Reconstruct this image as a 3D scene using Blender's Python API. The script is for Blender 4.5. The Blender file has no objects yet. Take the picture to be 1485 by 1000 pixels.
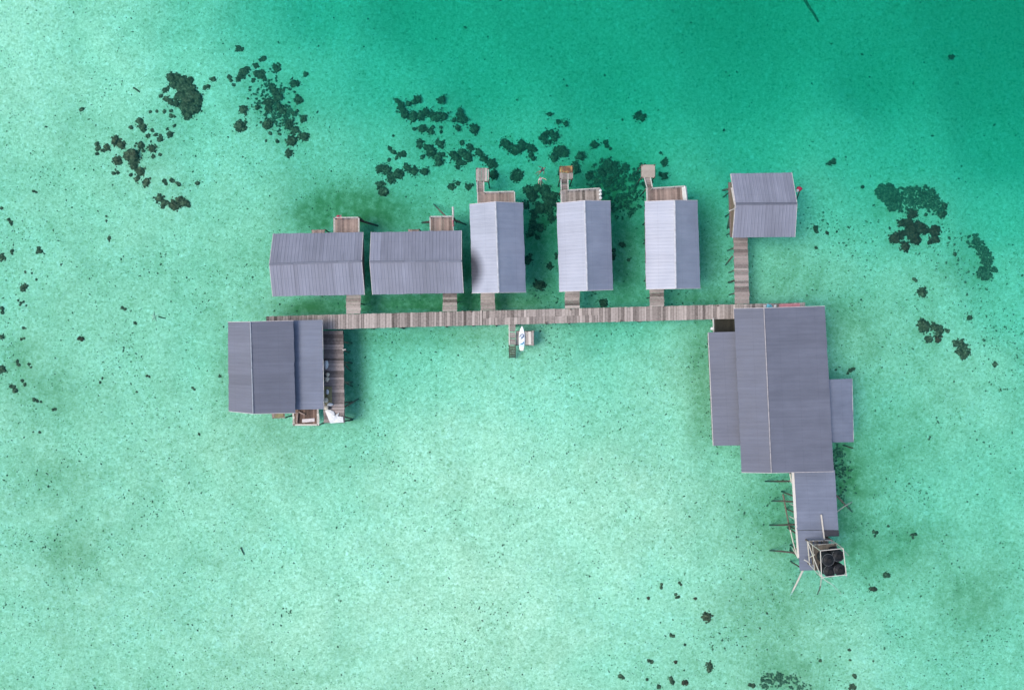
import bpy, math, random
from mathutils import Vector, Matrix, noise
random.seed(7)
R = math.radians
C = bpy.context.scene.collection
S = bpy.context.scene

# ------------------------------------------------------------------ camera and scale
H = 88.0                     # flying height above the water, m
K = 132.0 / 1485.0           # metres per photo pixel at water level
def P(px, py, z=0.0):
    f = K * (H - z) / H
    return Vector(((px - 742.5) * f, (500.0 - py) * f, z))

cam = bpy.data.cameras.new('camera'); co = bpy.data.objects.new('camera', cam); C.objects.link(co)
co.location = (0, 0, H); cam.sensor_width = 36; cam.lens = 24; cam.clip_end = 6000; cam.clip_start = .5
S.camera = co

# ------------------------------------------------------------------ light
SUN_EL, SUN_AZ = 58.0, 190.0          # azimuth measured anticlockwise from +X (the sun stands to the left)
w = bpy.data.worlds.new('World'); S.world = w; w.use_nodes = True
nt = w.node_tree; bg = nt.nodes['Background']
sky = nt.nodes.new('ShaderNodeTexSky'); sky.sky_type = 'NISHITA'; sky.sun_disc = False
sky.sun_elevation = R(SUN_EL); sky.sun_rotation = R(90.0 - SUN_AZ); sky.dust_density = 2.2; sky.air_density = 1.0; sky.ozone_density = 1.0
nt.links.new(sky.outputs[0], bg.inputs[0]); bg.inputs[1].default_value = 0.13
sun = bpy.data.lights.new('sun', 'SUN'); sun.energy = 1.3; sun.angle = R(28); sun.color = (1, .94, .84)
so = bpy.data.objects.new('sun', sun); C.objects.link(so)
d = Vector((math.cos(R(SUN_EL)) * math.cos(R(SUN_AZ)), math.cos(R(SUN_EL)) * math.sin(R(SUN_AZ)), math.sin(R(SUN_EL))))
so.rotation_euler = d.to_track_quat('Z', 'Y').to_euler(); so.location = d * 200
S.view_settings.view_transform = 'Standard'; S.view_settings.look = 'None'; S.view_settings.gamma = 1
S.view_settings.use_curve_mapping = False; S.view_settings.exposure = 0.78
S.cycles.max_bounces = 6; S.cycles.diffuse_bounces = 3; S.cycles.transparent_max_bounces = 12; S.cycles.volume_bounces = 0

# ------------------------------------------------------------------ materials
def newmat(name):
    m = bpy.data.materials.new(name); m.use_nodes = True
    n = m.node_tree.nodes; return m, n, m.node_tree.links, n['Principled BSDF']
def N(n, t, **kw):
    x = n.new(t)
    for k, v in kw.items(): setattr(x, k, v)
    return x
def ramp(n, pts):
    r = n.new('ShaderNodeValToRGB'); e = r.color_ramp.elements
    while len(e) < len(pts): e.new(.5)
    for i, (p, c) in enumerate(pts): e[i].position = p; e[i].color = (c, c, c, 1) if not hasattr(c, '__len__') else (*c, 1)
    return r
def mixc(n, l, mode, fac, a, b):
    x = n.new('ShaderNodeMix'); x.data_type = 'RGBA'; x.blend_type = mode
    for sock, v in ((x.inputs['Factor'], fac), (x.inputs['A'], a), (x.inputs['B'], b)):
        if hasattr(v, 'is_linked'): l.new(v, sock)
        elif hasattr(v, '__len__'): sock.default_value = (*v, 1)
        else: sock.default_value = v
    return x.outputs['Result']
def noisef(n, l, vec, scale, detail=3, rough=.55, dist=0):
    x = N(n, 'ShaderNodeTexNoise'); x.inputs['Scale'].default_value = scale; x.inputs['Detail'].default_value = detail
    x.inputs['Roughness'].default_value = rough; x.inputs['Distortion'].default_value = dist
    if vec is not None: l.new(vec, x.inputs['Vector'])
    return x.outputs['Fac']
def bump(n, l, h, strength, dist, bsdf):
    b = N(n, 'ShaderNodeBump'); b.inputs['Strength'].default_value = strength; b.inputs['Distance'].default_value = dist
    l.new(h, b.inputs['Height']); l.new(b.outputs[0], bsdf.inputs['Normal'])
def plain(name, col, rough=.6, var=.25, scale=6.0, metallic=0):
    m, n, l, b = newmat(name); g = N(n, 'ShaderNodeNewGeometry')
    f = noisef(n, l, g.outputs['Position'], scale, 4)
    r = ramp(n, ((.3, 1 - var), (.7, 1 + var * .4))); l.new(f, r.inputs[0])
    l.new(mixc(n, l, 'MULTIPLY', 1, col, r.outputs[0]), b.inputs['Base Color'])
    b.inputs['Roughness'].default_value = rough; b.inputs['Metallic'].default_value = metallic
    return m
def wood(name, ca, cb, dark=(.03, .025, .02)):
    m, n, l, b = newmat(name); g = N(n, 'ShaderNodeNewGeometry'); a = N(n, 'ShaderNodeAttribute', attribute_name='tone')
    f = noisef(n, l, g.outputs['Position'], 3.5, 5, .65)
    t = N(n, 'ShaderNodeMath', operation='ADD'); l.new(a.outputs['Fac'], t.inputs[0])
    s = N(n, 'ShaderNodeMath', operation='MULTIPLY_ADD'); l.new(f, s.inputs[0]); s.inputs[1].default_value = .9; s.inputs[2].default_value = -.45
    l.new(s.outputs[0], t.inputs[1])
    r = ramp(n, ((0, ca), (1, cb))); l.new(t.outputs[0], r.inputs[0])
    f2 = noisef(n, l, g.outputs['Position'], 1.1, 6, .7); r2 = ramp(n, ((.66, 0), (.78, .7))); l.new(f2, r2.inputs[0])
    l.new(mixc(n, l, 'MIX', r2.outputs[0], r.outputs[0], dark), b.inputs['Base Color']); b.inputs['Roughness'].default_value = .85
    bump(n, l, f, .4, .02, b); return m
def roofm(name, col, metallic=0.0, rough=.6, streak=.16, tonev=.3, dirt=(.03, .034, .05)):
    m, n, l, b = newmat(name); uv = N(n, 'ShaderNodeUVMap'); uv.uv_map = 'UVMap'; a = N(n, 'ShaderNodeAttribute', attribute_name='tone')
    mp = N(n, 'ShaderNodeMapping'); mp.inputs['Scale'].default_value = (2.6, .16, 1); l.new(uv.outputs[0], mp.inputs[0])
    f = noisef(n, l, mp.outputs[0], 1.0, 5, .65); r = ramp(n, ((.3, 1 - streak), (.7, 1 + streak * .7))); l.new(f, r.inputs[0])
    c = mixc(n, l, 'MULTIPLY', 1, col, r.outputs[0])
    f3 = noisef(n, l, uv.outputs[0], .45, 4, .6); r3 = ramp(n, ((.3, .9), (.7, 1.06))); l.new(f3, r3.inputs[0])
    c = mixc(n, l, 'MULTIPLY', 1, c, r3.outputs[0])
    t = N(n, 'ShaderNodeMath', operation='MULTIPLY_ADD'); l.new(a.outputs['Fac'], t.inputs[0]); t.inputs[1].default_value = tonev; t.inputs[2].default_value = 1 - tonev / 2
    c = mixc(n, l, 'MULTIPLY', 1, c, t.outputs[0])
    # lap seams across the sheets and pinhead rust
    sp = N(n, 'ShaderNodeSeparateXYZ'); l.new(uv.outputs[0], sp.inputs[0])
    mm = N(n, 'ShaderNodeMath', operation='PINGPONG'); l.new(sp.outputs[1], mm.inputs[0]); mm.inputs[1].default_value = 1.15
    rr = ramp(n, ((.0, .82), (.05, 1.0))); l.new(mm.outputs[0], rr.inputs[0]); c = mixc(n, l, 'MULTIPLY', .55, c, rr.outputs[0])
    f4 = noisef(n, l, uv.outputs[0], 2.6, 3, .6); r4 = ramp(n, ((.70, 0), (.78, .35))); l.new(f4, r4.inputs[0]); c = mixc(n, l, 'MIX', r4.outputs[0], c, tuple(min(.8, x * 1.7) for x in col))
    f5 = noisef(n, l, mp.outputs[0], .55, 6, .75); r5 = ramp(n, ((.64, 0), (.78, .25))); l.new(f5, r5.inputs[0]); c = mixc(n, l, 'MIX', r5.outputs[0], c, tuple(x * .62 for x in col))
    st = N(n, 'ShaderNodeAttribute', attribute_name='stain')
    c = mixc(n, l, 'MIX', st.outputs['Fac'], c, dirt)
    l.new(c, b.inputs['Base Color']); b.inputs['Metallic'].default_value = metallic
    rf = ramp(n, ((.3, rough - .08), (.7, rough + .1))); l.new(f3, rf.inputs[0]); l.new(rf.outputs[0], b.inputs['Roughness'])
    bump(n, l, f, .25, .02, b); return m

M = {}
M['deck'] = wood('weathered_planks', (.10, .081, .070), (.475, .41, .37), (.06, .05, .045))
M['deck_dark'] = wood('worn_planks', (.085, .067, .06), (.36, .30, .275))
M['deck_red'] = wood('reddish_planks', (.12, .087, .075), (.38, .285, .245))
M['deck_wet'] = wood('wet_planks', (.05, .045, .035), (.14, .12, .09))
M['brown'] = wood('brown_planks', (.05, .03, .022), (.26, .17, .13)); M['gloom'] = wood('blackened_planks', (.018, .018, .014), (.05, .05, .038))  # gloom: deep shade put into the plank colour
M['ply'] = wood('plywood', (.26, .22, .18), (.46, .40, .34))
M['pile'] = wood('pile_wood', (.05, .042, .035), (.17, .14, .11))
M['pole'] = wood('pale_pole', (.42, .38, .33), (.66, .61, .54))
M['wall'] = wood('plank_wall', (.12, .09, .065), (.28, .21, .15))
M['ridge_pale'] = plain('ridge_flashing', (.46, .46, .49), .5, .3, 2); M['ridge_dull'] = plain('dull_ridge_flashing', (.34, .31, .32), .6, .3, 2)
M['rail'] = plain('painted_rail', (.52, .50, .46), .6, .35, 4)
M['trim'] = plain('pale_trim', (.62, .56, .55), .6, .3, 3)
M['roof_grey'] = roofm('grey_roof_sheet', (.205, .212, .262), .05, .62, .16, .45)
M['roof_plum'] = roofm('plum_grey_roof_sheet', (.132, .140, .178), .0, .7, .12, .2)
M['roof_blue'] = roofm('blue_grey_roof_sheet', (.165, .185, .24), .1, .55, .12, .2)
M['roof_zinc'] = roofm('zinc_roof_sheet', (.335, .35, .41), .45, .52, .07, .16)
M['black'] = plain('black_plastic', (.014, .016, .018), .5, .3, 3); M['black'].node_tree.nodes['Principled BSDF'].inputs['Specular IOR Level'].default_value = .22
M['lid'] = plain('tank_lid', (.003, .003, .004), .8, .3, 3); M['tank_ring'] = plain('dull_tank_ring', (.15, .16, .17), .6, .4, 5)
M['panel'] = plain('dark_sheet', (.04, .041, .05), .95, .2, 2)
M['white'] = plain('white_canvas', (.68, .69, .68), .7, .15, 3)
M['olive'] = plain('olive_mat', (.27, .24, .12), .8, .3, 5)
M['pink'] = plain('pink_cloth', (.62, .25, .27), .8, .2, 6)
M['red'] = plain('red_cloth', (.42, .015, .06), .6, .2, 6)
M['cyan'] = plain('turquoise_net', (.16, .55, .66), .6, .3, 8)
M['cream'] = plain('cream_float', (.72, .63, .48), .6, .2, 8)
M['skin'] = plain('skin', (.60, .38, .29), .5, .1, 6)
M['tan_skin'] = plain('tan_skin', (.30, .18, .13), .5, .1, 6)
M['hair'] = plain('dark_hair', (.02, .016, .014), .5, .3, 20)
M['shirt'] = plain('white_swim_shirt', (.80, .70, .70), .7, .1, 6)
M['trunks'] = plain('dark_swimwear', (.03, .03, .045), .7, .1, 6)

# seabed
def sand_mat():
    m, n, l, b = newmat('reef_sand'); g = N(n, 'ShaderNodeNewGeometry'); pos = g.outputs['Position']
    fine = noisef(n, l, pos, 2.6, 6, .78, .8)
    r = ramp(n, ((.35, (.34, .42, .26)), (.45, (.62, .65, .45)), (.55, (.81, .80, .61)), (.65, (.99, .98, .86)))); l.new(fine, r.inputs[0])
    c = r.outputs[0]
    # thin pale net of wavy lines
    v = N(n, 'ShaderNodeTexVoronoi', feature='DISTANCE_TO_EDGE'); v.inputs['Scale'].default_value = 1.0
    nv = N(n, 'ShaderNodeTexNoise'); nv.inputs['Scale'].default_value = 1.1; nv.inputs['Detail'].default_value = 4; l.new(pos, nv.inputs['Vector'])
    ad = N(n, 'ShaderNodeVectorMath', operation='MULTIPLY_ADD'); l.new(nv.outputs['Color'], ad.inputs[0]); ad.inputs[1].default_value = (1.6, 1.6, 0); l.new(pos, ad.inputs[2])
    l.new(ad.outputs[0], v.inputs['Vector'])
    rv = ramp(n, ((.0, .55), (.07, 0))); l.new(v.outputs['Distance'], rv.inputs[0])
    big = noisef(n, l, pos, .07, 3, .5); rb = ramp(n, ((.4, .15), (.65, .8))); l.new(big, rb.inputs[0])
    mm = N(n, 'ShaderNodeMath', operation='MULTIPLY'); l.new(rv.outputs[0], mm.inputs[0]); l.new(rb.outputs[0], mm.inputs[1])
    c = mixc(n, l, 'MIX', mm.outputs[0], c, (.95, .95, .88))
    # dark crumbs in the sand
    v2 = N(n, 'ShaderNodeTexVoronoi'); v2.inputs['Scale'].default_value = 2.3; l.new(pos, v2.inputs['Vector'])
    rd = ramp(n, ((.14, 1), (.26, 0))); l.new(v2.outputs['Distance'], rd.inputs[0])
    sx = N(n, 'ShaderNodeSeparateColor'); l.new(v2.outputs['Color'], sx.inputs[0])
    gt = ramp(n, ((.45, 0), (.95, .75))); l.new(sx.outputs[0], gt.inputs[0])
    m2 = N(n, 'ShaderNodeMath', operation='MULTIPLY'); l.new(rd.outputs[0], m2.inputs[0]); l.new(gt.outputs[0], m2.inputs[1])
    c = mixc(n, l, 'MIX', m2.outputs[0], c, (.16, .19, .13))
    # patchy green algal film, with shade between the huts painted into it
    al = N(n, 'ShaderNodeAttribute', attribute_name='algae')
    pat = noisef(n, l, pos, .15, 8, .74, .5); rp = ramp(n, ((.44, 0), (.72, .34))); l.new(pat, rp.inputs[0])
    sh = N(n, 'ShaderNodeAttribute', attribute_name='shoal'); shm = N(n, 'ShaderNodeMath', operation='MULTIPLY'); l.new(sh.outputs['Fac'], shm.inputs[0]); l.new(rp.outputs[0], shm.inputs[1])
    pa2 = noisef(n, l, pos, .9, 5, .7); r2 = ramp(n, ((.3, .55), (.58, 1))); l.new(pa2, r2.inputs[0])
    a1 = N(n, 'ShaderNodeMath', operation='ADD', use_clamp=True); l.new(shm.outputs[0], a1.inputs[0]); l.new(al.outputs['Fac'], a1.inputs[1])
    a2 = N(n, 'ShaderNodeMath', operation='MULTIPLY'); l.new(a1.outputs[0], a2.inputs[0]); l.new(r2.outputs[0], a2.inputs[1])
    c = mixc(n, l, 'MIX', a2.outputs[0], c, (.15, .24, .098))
    l.new(c, b.inputs['Base Color']); b.inputs['Roughness'].default_value = .95; b.inputs['Specular IOR Level'].default_value = .1
    bump(n, l, fine, .5, .12, b); return m
M['sand'] = sand_mat()
def coral_mat(name, c0, c1, c2):
    m, n, l, b = newmat(name); g = N(n, 'ShaderNodeNewGeometry')
    f = noisef(n, l, g.outputs['Position'], 2.2, 7, .78, .5); r = ramp(n, ((.38, c0), (.53, c1), (.68, c2))); l.new(f, r.inputs[0])
    v = N(n, 'ShaderNodeTexVoronoi'); v.inputs['Scale'].default_value = 3.6; l.new(g.outputs['Position'], v.inputs['Vector'])
    rv = ramp(n, ((.10, 1.25), (.45, .75), (.75, .42))); l.new(v.outputs['Distance'], rv.inputs[0])
    l.new(mixc(n, l, 'MULTIPLY', .8, r.outputs[0], rv.outputs[0]), b.inputs['Base Color']); b.inputs['Roughness'].default_value = .95; b.inputs['Specular IOR Level'].default_value = .1
    bump(n, l, f, .8, .25, b); return m
M['coral'] = coral_mat('dark_coral', (.065, .06, .038), (.17, .142, .088), (.38, .31, .19))
M['coral_brown'] = coral_mat('brown_coral', (.07, .055, .035), (.19, .14, .085), (.38, .28, .18))
M['coral_red'] = coral_mat('red_brown_coral', (.07, .035, .026), (.17, .08, .055), (.30, .18, .12))
M['weed'] = coral_mat('dark_seaweed', (.07, .10, .065), (.15, .19, .12), (.28, .31, .2))

M['crumb'] = coral_mat('coral_crumbs', (.13, .16, .10), (.24, .27, .18), (.40, .40, .28))
# ------------------------------------------------------------------ mesh builder
class MB:
    def __init__(s): s.v = []; s.f = []; s.t = []; s.uv = {}
    def face(s, idx, tone=.5, uv=None):
        if uv: s.uv[len(s.f)] = uv
        s.f.append(idx); s.t.append(tone)
    def add(s, vs, fs, tone=.5):
        o = len(s.v); s.v += [tuple(v) for v in vs]
        for f in fs: s.face([o + i for i in f], tone)
    def slab(s, q, th, tone=.5):                         # q: four top corners anticlockwise seen from above
        lo = [Vector(p) - Vector((0, 0, th)) for p in q]
        s.add(list(q) + lo, [(0, 1, 2, 3), (7, 6, 5, 4), (0, 4, 5, 1), (1, 5, 6, 2), (2, 6, 7, 3), (3, 7, 4, 0)], tone)
    def beam(s, a, b, wd, ht, tone=.5, up=Vector((0, 0, 1))):
        a = Vector(a); b = Vector(b); dd = (b - a).normalized()
        if abs(dd.dot(up)) > .95: up = Vector((0, 1, 0))
        x = dd.cross(up).normalized() * wd / 2; y = x.cross(dd).normalized() * ht / 2
        vs = [a - x - y, a + x - y, a + x + y, a - x + y, b - x - y, b + x - y, b + x + y, b - x + y]
        s.add(vs, [(3, 2, 1, 0), (4, 5, 6, 7), (0, 1, 5, 4), (1, 2, 6, 5), (2, 3, 7, 6), (3, 0, 4, 7)], tone)
    def tube(s, pts, rad, n=8, tone=.5):
        rings = []; pts = [Vector(p) for p in pts]
        for i, p in enumerate(pts):
            dd = (pts[min(i + 1, len(pts) - 1)] - pts[max(i - 1, 0)]).normalized()
            x = dd.orthogonal().normalized(); y = dd.cross(x); r = rad[i] if hasattr(rad, '__len__') else rad
            rings.append([p + (x * math.cos(2 * math.pi * k / n) + y * math.sin(2 * math.pi * k / n)) * r for k in range(n)])
        fs = [tuple(range(n))[::-1]]
        for i in range(len(pts) - 1):
            for k in range(n): fs.append((i * n + k, i * n + (k + 1) % n, (i + 1) * n + (k + 1) % n, (i + 1) * n + k))
        fs.append(tuple((len(pts) - 1) * n + k for k in range(n)))
        s.add([v for r in rings for v in r], fs, tone)
    def lathe(s, c, prof, n=24, tone=.5):
        c = Vector(c); fs = []; vs = []
        for r, z in prof:
            vs += [c + Vector((r * math.cos(2 * math.pi * k / n), r * math.sin(2 * math.pi * k / n), z)) for k in range(n)]
        for i in range(len(prof) - 1):
            for k in range(n): fs.append((i * n + k, i * n + (k + 1) % n, (i + 1) * n + (k + 1) % n, (i + 1) * n + k))
        fs.append(tuple(range(n))[::-1]); fs.append(tuple((len(prof) - 1) * n + k for k in range(n)))
        s.add(vs, fs, tone)
    def build(s, name, mat, parent=None, smooth=False, stain=None):
        me = bpy.data.meshes.new(name); me.from_pydata(s.v, [], s.f)
        me.attributes.new('tone', 'FLOAT', 'FACE').data.foreach_set('value', s.t)
        if stain: me.attributes.new('stain', 'FLOAT', 'POINT').data.foreach_set('value', stain)
        if s.uv:
            u = me.uv_layers.new(name='UVMap')
            for i, p in enumerate(me.polygons):
                if i in s.uv:
                    for k, li in enumerate(p.loop_indices): u.data[li].uv = s.uv[i][k]
        me.materials.append(mat)
        if smooth: me.polygons.foreach_set('use_smooth', [True] * len(me.polygons))
        me.update(); o = bpy.data.objects.new(name, me); C.objects.link(o)
        if parent is not None:
            o.parent = parent; o.matrix_parent_inverse = Matrix.Translation(-parent_world(parent))
        return o
def parent_world(o):
    t = Vector((0, 0, 0))
    while o is not None: t += o.location + (o.matrix_parent_inverse.translation if o.parent else Vector()); o = o.parent
    return t
def tag(o, label, cat=None, group=None):
    o['label'] = label
    if cat: o['category'] = cat
    if group: o['group'] = group
    return o
def thing(name, loc, label, cat, group=None):
    o = bpy.data.objects.new(name, None); o.empty_display_size = .5; C.objects.link(o); o.location = loc
    return tag(o, label, cat, group)
def lerp(a, b, t): return a + (b - a) * t
def cen(q): return sum((Vector(p) for p in q), Vector()) / len(q)
def flat(v, z): return Vector((v.x, v.y, z))

# ------------------------------------------------------------------ depth of the lagoon (photo pixel -> m)
DEP = [(0,0,1.0),(150,0,1.25),(290,0,1.8),(370,0,3.1),(450,0,4.5),(600,0,5.5),(800,0,5.5),(1100,0,6.2),(1485,0,6.3),(1485,100,5.9),(1485,200,5.0),
 (1485,300,3.2),(1485,400,2.1),(0,120,1.05),(150,110,1.2),(300,100,1.6),(400,100,2.5),(450,100,3.1),(550,100,4.0),(700,100,5.1),(900,100,5.5),(1100,100,5.5),(1300,100,5.7),
 (350,200,1.5),(450,200,1.9),(550,200,2.5),(650,200,3.1),(750,200,3.6),(900,200,4.2),(1100,200,4.2),(1250,200,3.6),(1350,200,4.0),
 (500,280,1.8),(650,280,2.1),(800,280,2.7),(1000,270,3.1),(1030,330,2.3),(1040,385,1.7),(1200,280,2.4),(1350,300,2.3),
 (0,300,1.2),(200,300,1.2),(350,300,1.3),(100,500,1.15),(300,700,1.05),(700,700,.95),(700,900,.85),(100,900,1.0),(1000,900,1.1),(1300,700,1.6),(1400,900,1.35),
 (1140,395,1.4),(1200,400,1.55),(1350,420,1.5),(1400,550,1.35),(1270,500,1.4),(600,400,1.8),(900,400,2.1),(750,520,1.3),(1000,560,1.2),(1250,600,1.7),(350,450,1.3),(0,700,1.05),(450,1000,.9),(1200,1000,1.1),(900,750,.95)]
def depth(px, py):
    s = ws = 0.0
    for x, y, dd in DEP:
        q = ((px - x) ** 2 + (py - y) ** 2) / 1e4 + .5
        wt = 1 / q ** 2.4; s += wt * dd; ws += wt
    return s / ws
def bed(px, py): return -depth(min(max(px, -60), 1545), min(max(py, -60), 1060))
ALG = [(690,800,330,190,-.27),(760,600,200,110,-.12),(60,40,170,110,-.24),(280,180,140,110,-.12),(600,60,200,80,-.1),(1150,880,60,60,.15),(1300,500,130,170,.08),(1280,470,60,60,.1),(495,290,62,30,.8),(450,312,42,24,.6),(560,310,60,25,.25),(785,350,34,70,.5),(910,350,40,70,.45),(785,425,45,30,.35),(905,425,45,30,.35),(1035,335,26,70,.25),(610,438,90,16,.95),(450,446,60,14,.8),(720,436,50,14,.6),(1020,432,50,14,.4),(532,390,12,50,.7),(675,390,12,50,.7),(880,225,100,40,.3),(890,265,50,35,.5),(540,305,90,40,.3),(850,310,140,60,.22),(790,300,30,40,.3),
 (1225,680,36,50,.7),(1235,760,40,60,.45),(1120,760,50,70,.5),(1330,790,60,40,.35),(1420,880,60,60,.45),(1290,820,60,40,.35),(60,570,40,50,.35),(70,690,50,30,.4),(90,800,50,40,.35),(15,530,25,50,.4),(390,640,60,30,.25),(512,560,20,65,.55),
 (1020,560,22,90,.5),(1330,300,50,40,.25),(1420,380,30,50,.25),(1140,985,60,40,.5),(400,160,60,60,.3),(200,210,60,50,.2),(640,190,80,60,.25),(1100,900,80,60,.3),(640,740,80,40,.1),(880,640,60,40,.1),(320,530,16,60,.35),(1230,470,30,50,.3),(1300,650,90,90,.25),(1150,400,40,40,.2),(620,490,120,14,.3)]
def algae(px, py):  # algal cover plus shade painted in the gaps and beside the buildings
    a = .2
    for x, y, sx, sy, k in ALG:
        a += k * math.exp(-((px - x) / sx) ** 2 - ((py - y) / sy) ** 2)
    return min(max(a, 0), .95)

def make_seabed():
    def axis(lo, hi, st, far):
        a = []; v = lo
        while v < hi: a.append(v); v += st
        a.append(hi); ext = [20, 60, 150, 400, 1000, far]
        return [lo - e for e in reversed(ext)] + a + [hi + e for e in ext]
    xs = axis(-72, 72, .6, 2500); ys = axis(-49, 49, .6, 2500)
    mb = MB(); al = []; sho = []
    for y in ys:
        for x in xs:
            px, py = x / K + 742.5, 500 - y / K
            cx, cy = min(max(px, -60), 1545), min(max(py, -60), 1060)
            z = bed(px, py); z += .10 * noise.noise(Vector((x * .25, y * .25, 0))) + .05 * noise.noise(Vector((x * .9, y * .9, 3)))
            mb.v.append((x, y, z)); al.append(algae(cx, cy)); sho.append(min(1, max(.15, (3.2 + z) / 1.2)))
    nx = len(xs)
    for j in range(len(ys) - 1):
        for i in range(nx - 1): mb.face((j * nx + i, j * nx + i + 1, (j + 1) * nx + i + 1, (j + 1) * nx + i))
    o = mb.build('seabed', M['sand'], smooth=True); o['kind'] = 'structure'
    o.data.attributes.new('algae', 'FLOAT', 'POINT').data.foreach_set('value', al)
    o.data.attributes.new('shoal', 'FLOAT', 'POINT').data.foreach_set('value', sho)
make_seabed()

# the lagoon itself: clear water that takes the red out of the light with depth
def make_water():
    mb = MB(); s = 2400
    mb.slab([(-s, -s, 0), (s, -s, 0), (s, s, 0), (-s, s, 0)], 12)
    m = bpy.data.materials.new('lagoon_water'); m.use_nodes = True; n = m.node_tree.nodes; n.clear()
    out = n.new('ShaderNodeOutputMaterial'); va = n.new('ShaderNodeVolumeAbsorption')
    va.inputs['Color'].default_value = WATER_C; va.inputs['Density'].default_value = WATER_D
    vs = n.new('ShaderNodeVolumeScatter'); vs.inputs['Color'].default_value = (.30, .95, .85, 1); vs.inputs['Density'].default_value = WATER_S; vs.inputs['Anisotropy'].default_value = .3
    ad = n.new('ShaderNodeAddShader'); lk = m.node_tree.links; lk.new(va.outputs[0], ad.inputs[0]); lk.new(vs.outputs[0], ad.inputs[1]); lk.new(ad.outputs[0], out.inputs['Volume'])
    o = mb.build('water', m); o['kind'] = 'structure'
WATER_C, WATER_D, WATER_S = (0.0, .884, .818, 1), .385, .047
make_water()

# ------------------------------------------------------------------ timber parts
def planks(q, z, mat, name, parent, pw=.26, th=.07, rag=.05, gap=.03, biggap=.0, drop=0.0, vary=.27):
    """q: world corners A,B,C,D; planks lie across A-D, one after another along A-B."""
    A, B, Cc, D = [flat(Vector(p), z) for p in q]; L = ((B - A).length + (Cc - D).length) / 2
    mb = MB(); s = 0.0; base = random.random() * .1 + .42
    while s < L - .05:
        wd = min(pw * random.uniform(1 - vary, 1 + vary), L - s); g = gap * random.uniform(.2, 1.5)
        if random.random() < biggap: g += random.uniform(.06, .14)
        t0 = s / L; t1 = max(t0 + .02 / L, (s + wd - g) / L); s += wd
        if random.random() < drop: continue
        a0, a1, d0, d1 = lerp(A, B, t0), lerp(A, B, t1), lerp(D, Cc, t0), lerp(D, Cc, t1)
        u = (d0 - a0).normalized(); r0, r1 = random.uniform(-rag, rag), random.uniform(-rag, rag)
        k = Vector((0, 0, random.uniform(-.012, .012)))
        mb.slab([a0 + u * r0 + k, a1 + u * r0 + k, d1 + u * r1 + k, d0 + u * r1 + k], th, min(1, max(0, random.gauss(base + .1, .24))))
    return mb.build(name, mat, parent)
def pile(p, ztop, parent, zb=None, r=.1, lean=(0, 0), mat='pile', name='pile'):
    mb = MB(); z0 = zb if zb is not None else bed(p.x / K + 742.5, 500 - p.y / K) - .4
    n = 4; pts = []
    for i in range(n + 1):
        t = i / n; pts.append((p.x + lean[0] * (1 - t) + random.uniform(-.02, .02), p.y + lean[1] * (1 - t) + random.uniform(-.02, .02), lerp(z0, ztop, t)))
    mb.tube(pts, [r * (1.1 - .25 * i / n) for i in range(n + 1)], 7, random.random()); return mb.build(name, M[mat], parent)
def pole(a, b, r, parent, mat='pole', name='pole'):
    a, b = Vector(a), Vector(b); mb = MB(); mid = lerp(a, b, .5) + Vector((random.uniform(-.05, .05), random.uniform(-.05, .05), 0))
    mb.tube([a, lerp(a, mid, .5), mid, lerp(mid, b, .5), b], [r * 1.1, r * 1.05, r, r * .95, r * .85], 7, random.random())
    return mb.build(name, M[mat], parent)
def railing(pts, z, parent, h=.95, mat='rail', step=1.5, posts=True, wd=.11, name='railing'):
    """handrail on posts, with a lower rail"""
    mb = MB(); pts = [flat(Vector(p), z) for p in pts]
    for a, b in zip(pts, pts[1:]):
        up = Vector((0, 0, h)); mb.beam(a + up, b + up, wd, .05, .5); mb.beam(a + up * .5, b + up * .5, .05, .05, .5)
        n = max(1, round((b - a).length / step))
        for i in range(n + 1):
            p = lerp(a, b, i / n); mb.beam(p - Vector((0, 0, .05)), p + Vector((0, 0, h + .06)), .085, .085, .5)
    return mb.build(name, M[mat], parent)

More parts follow.
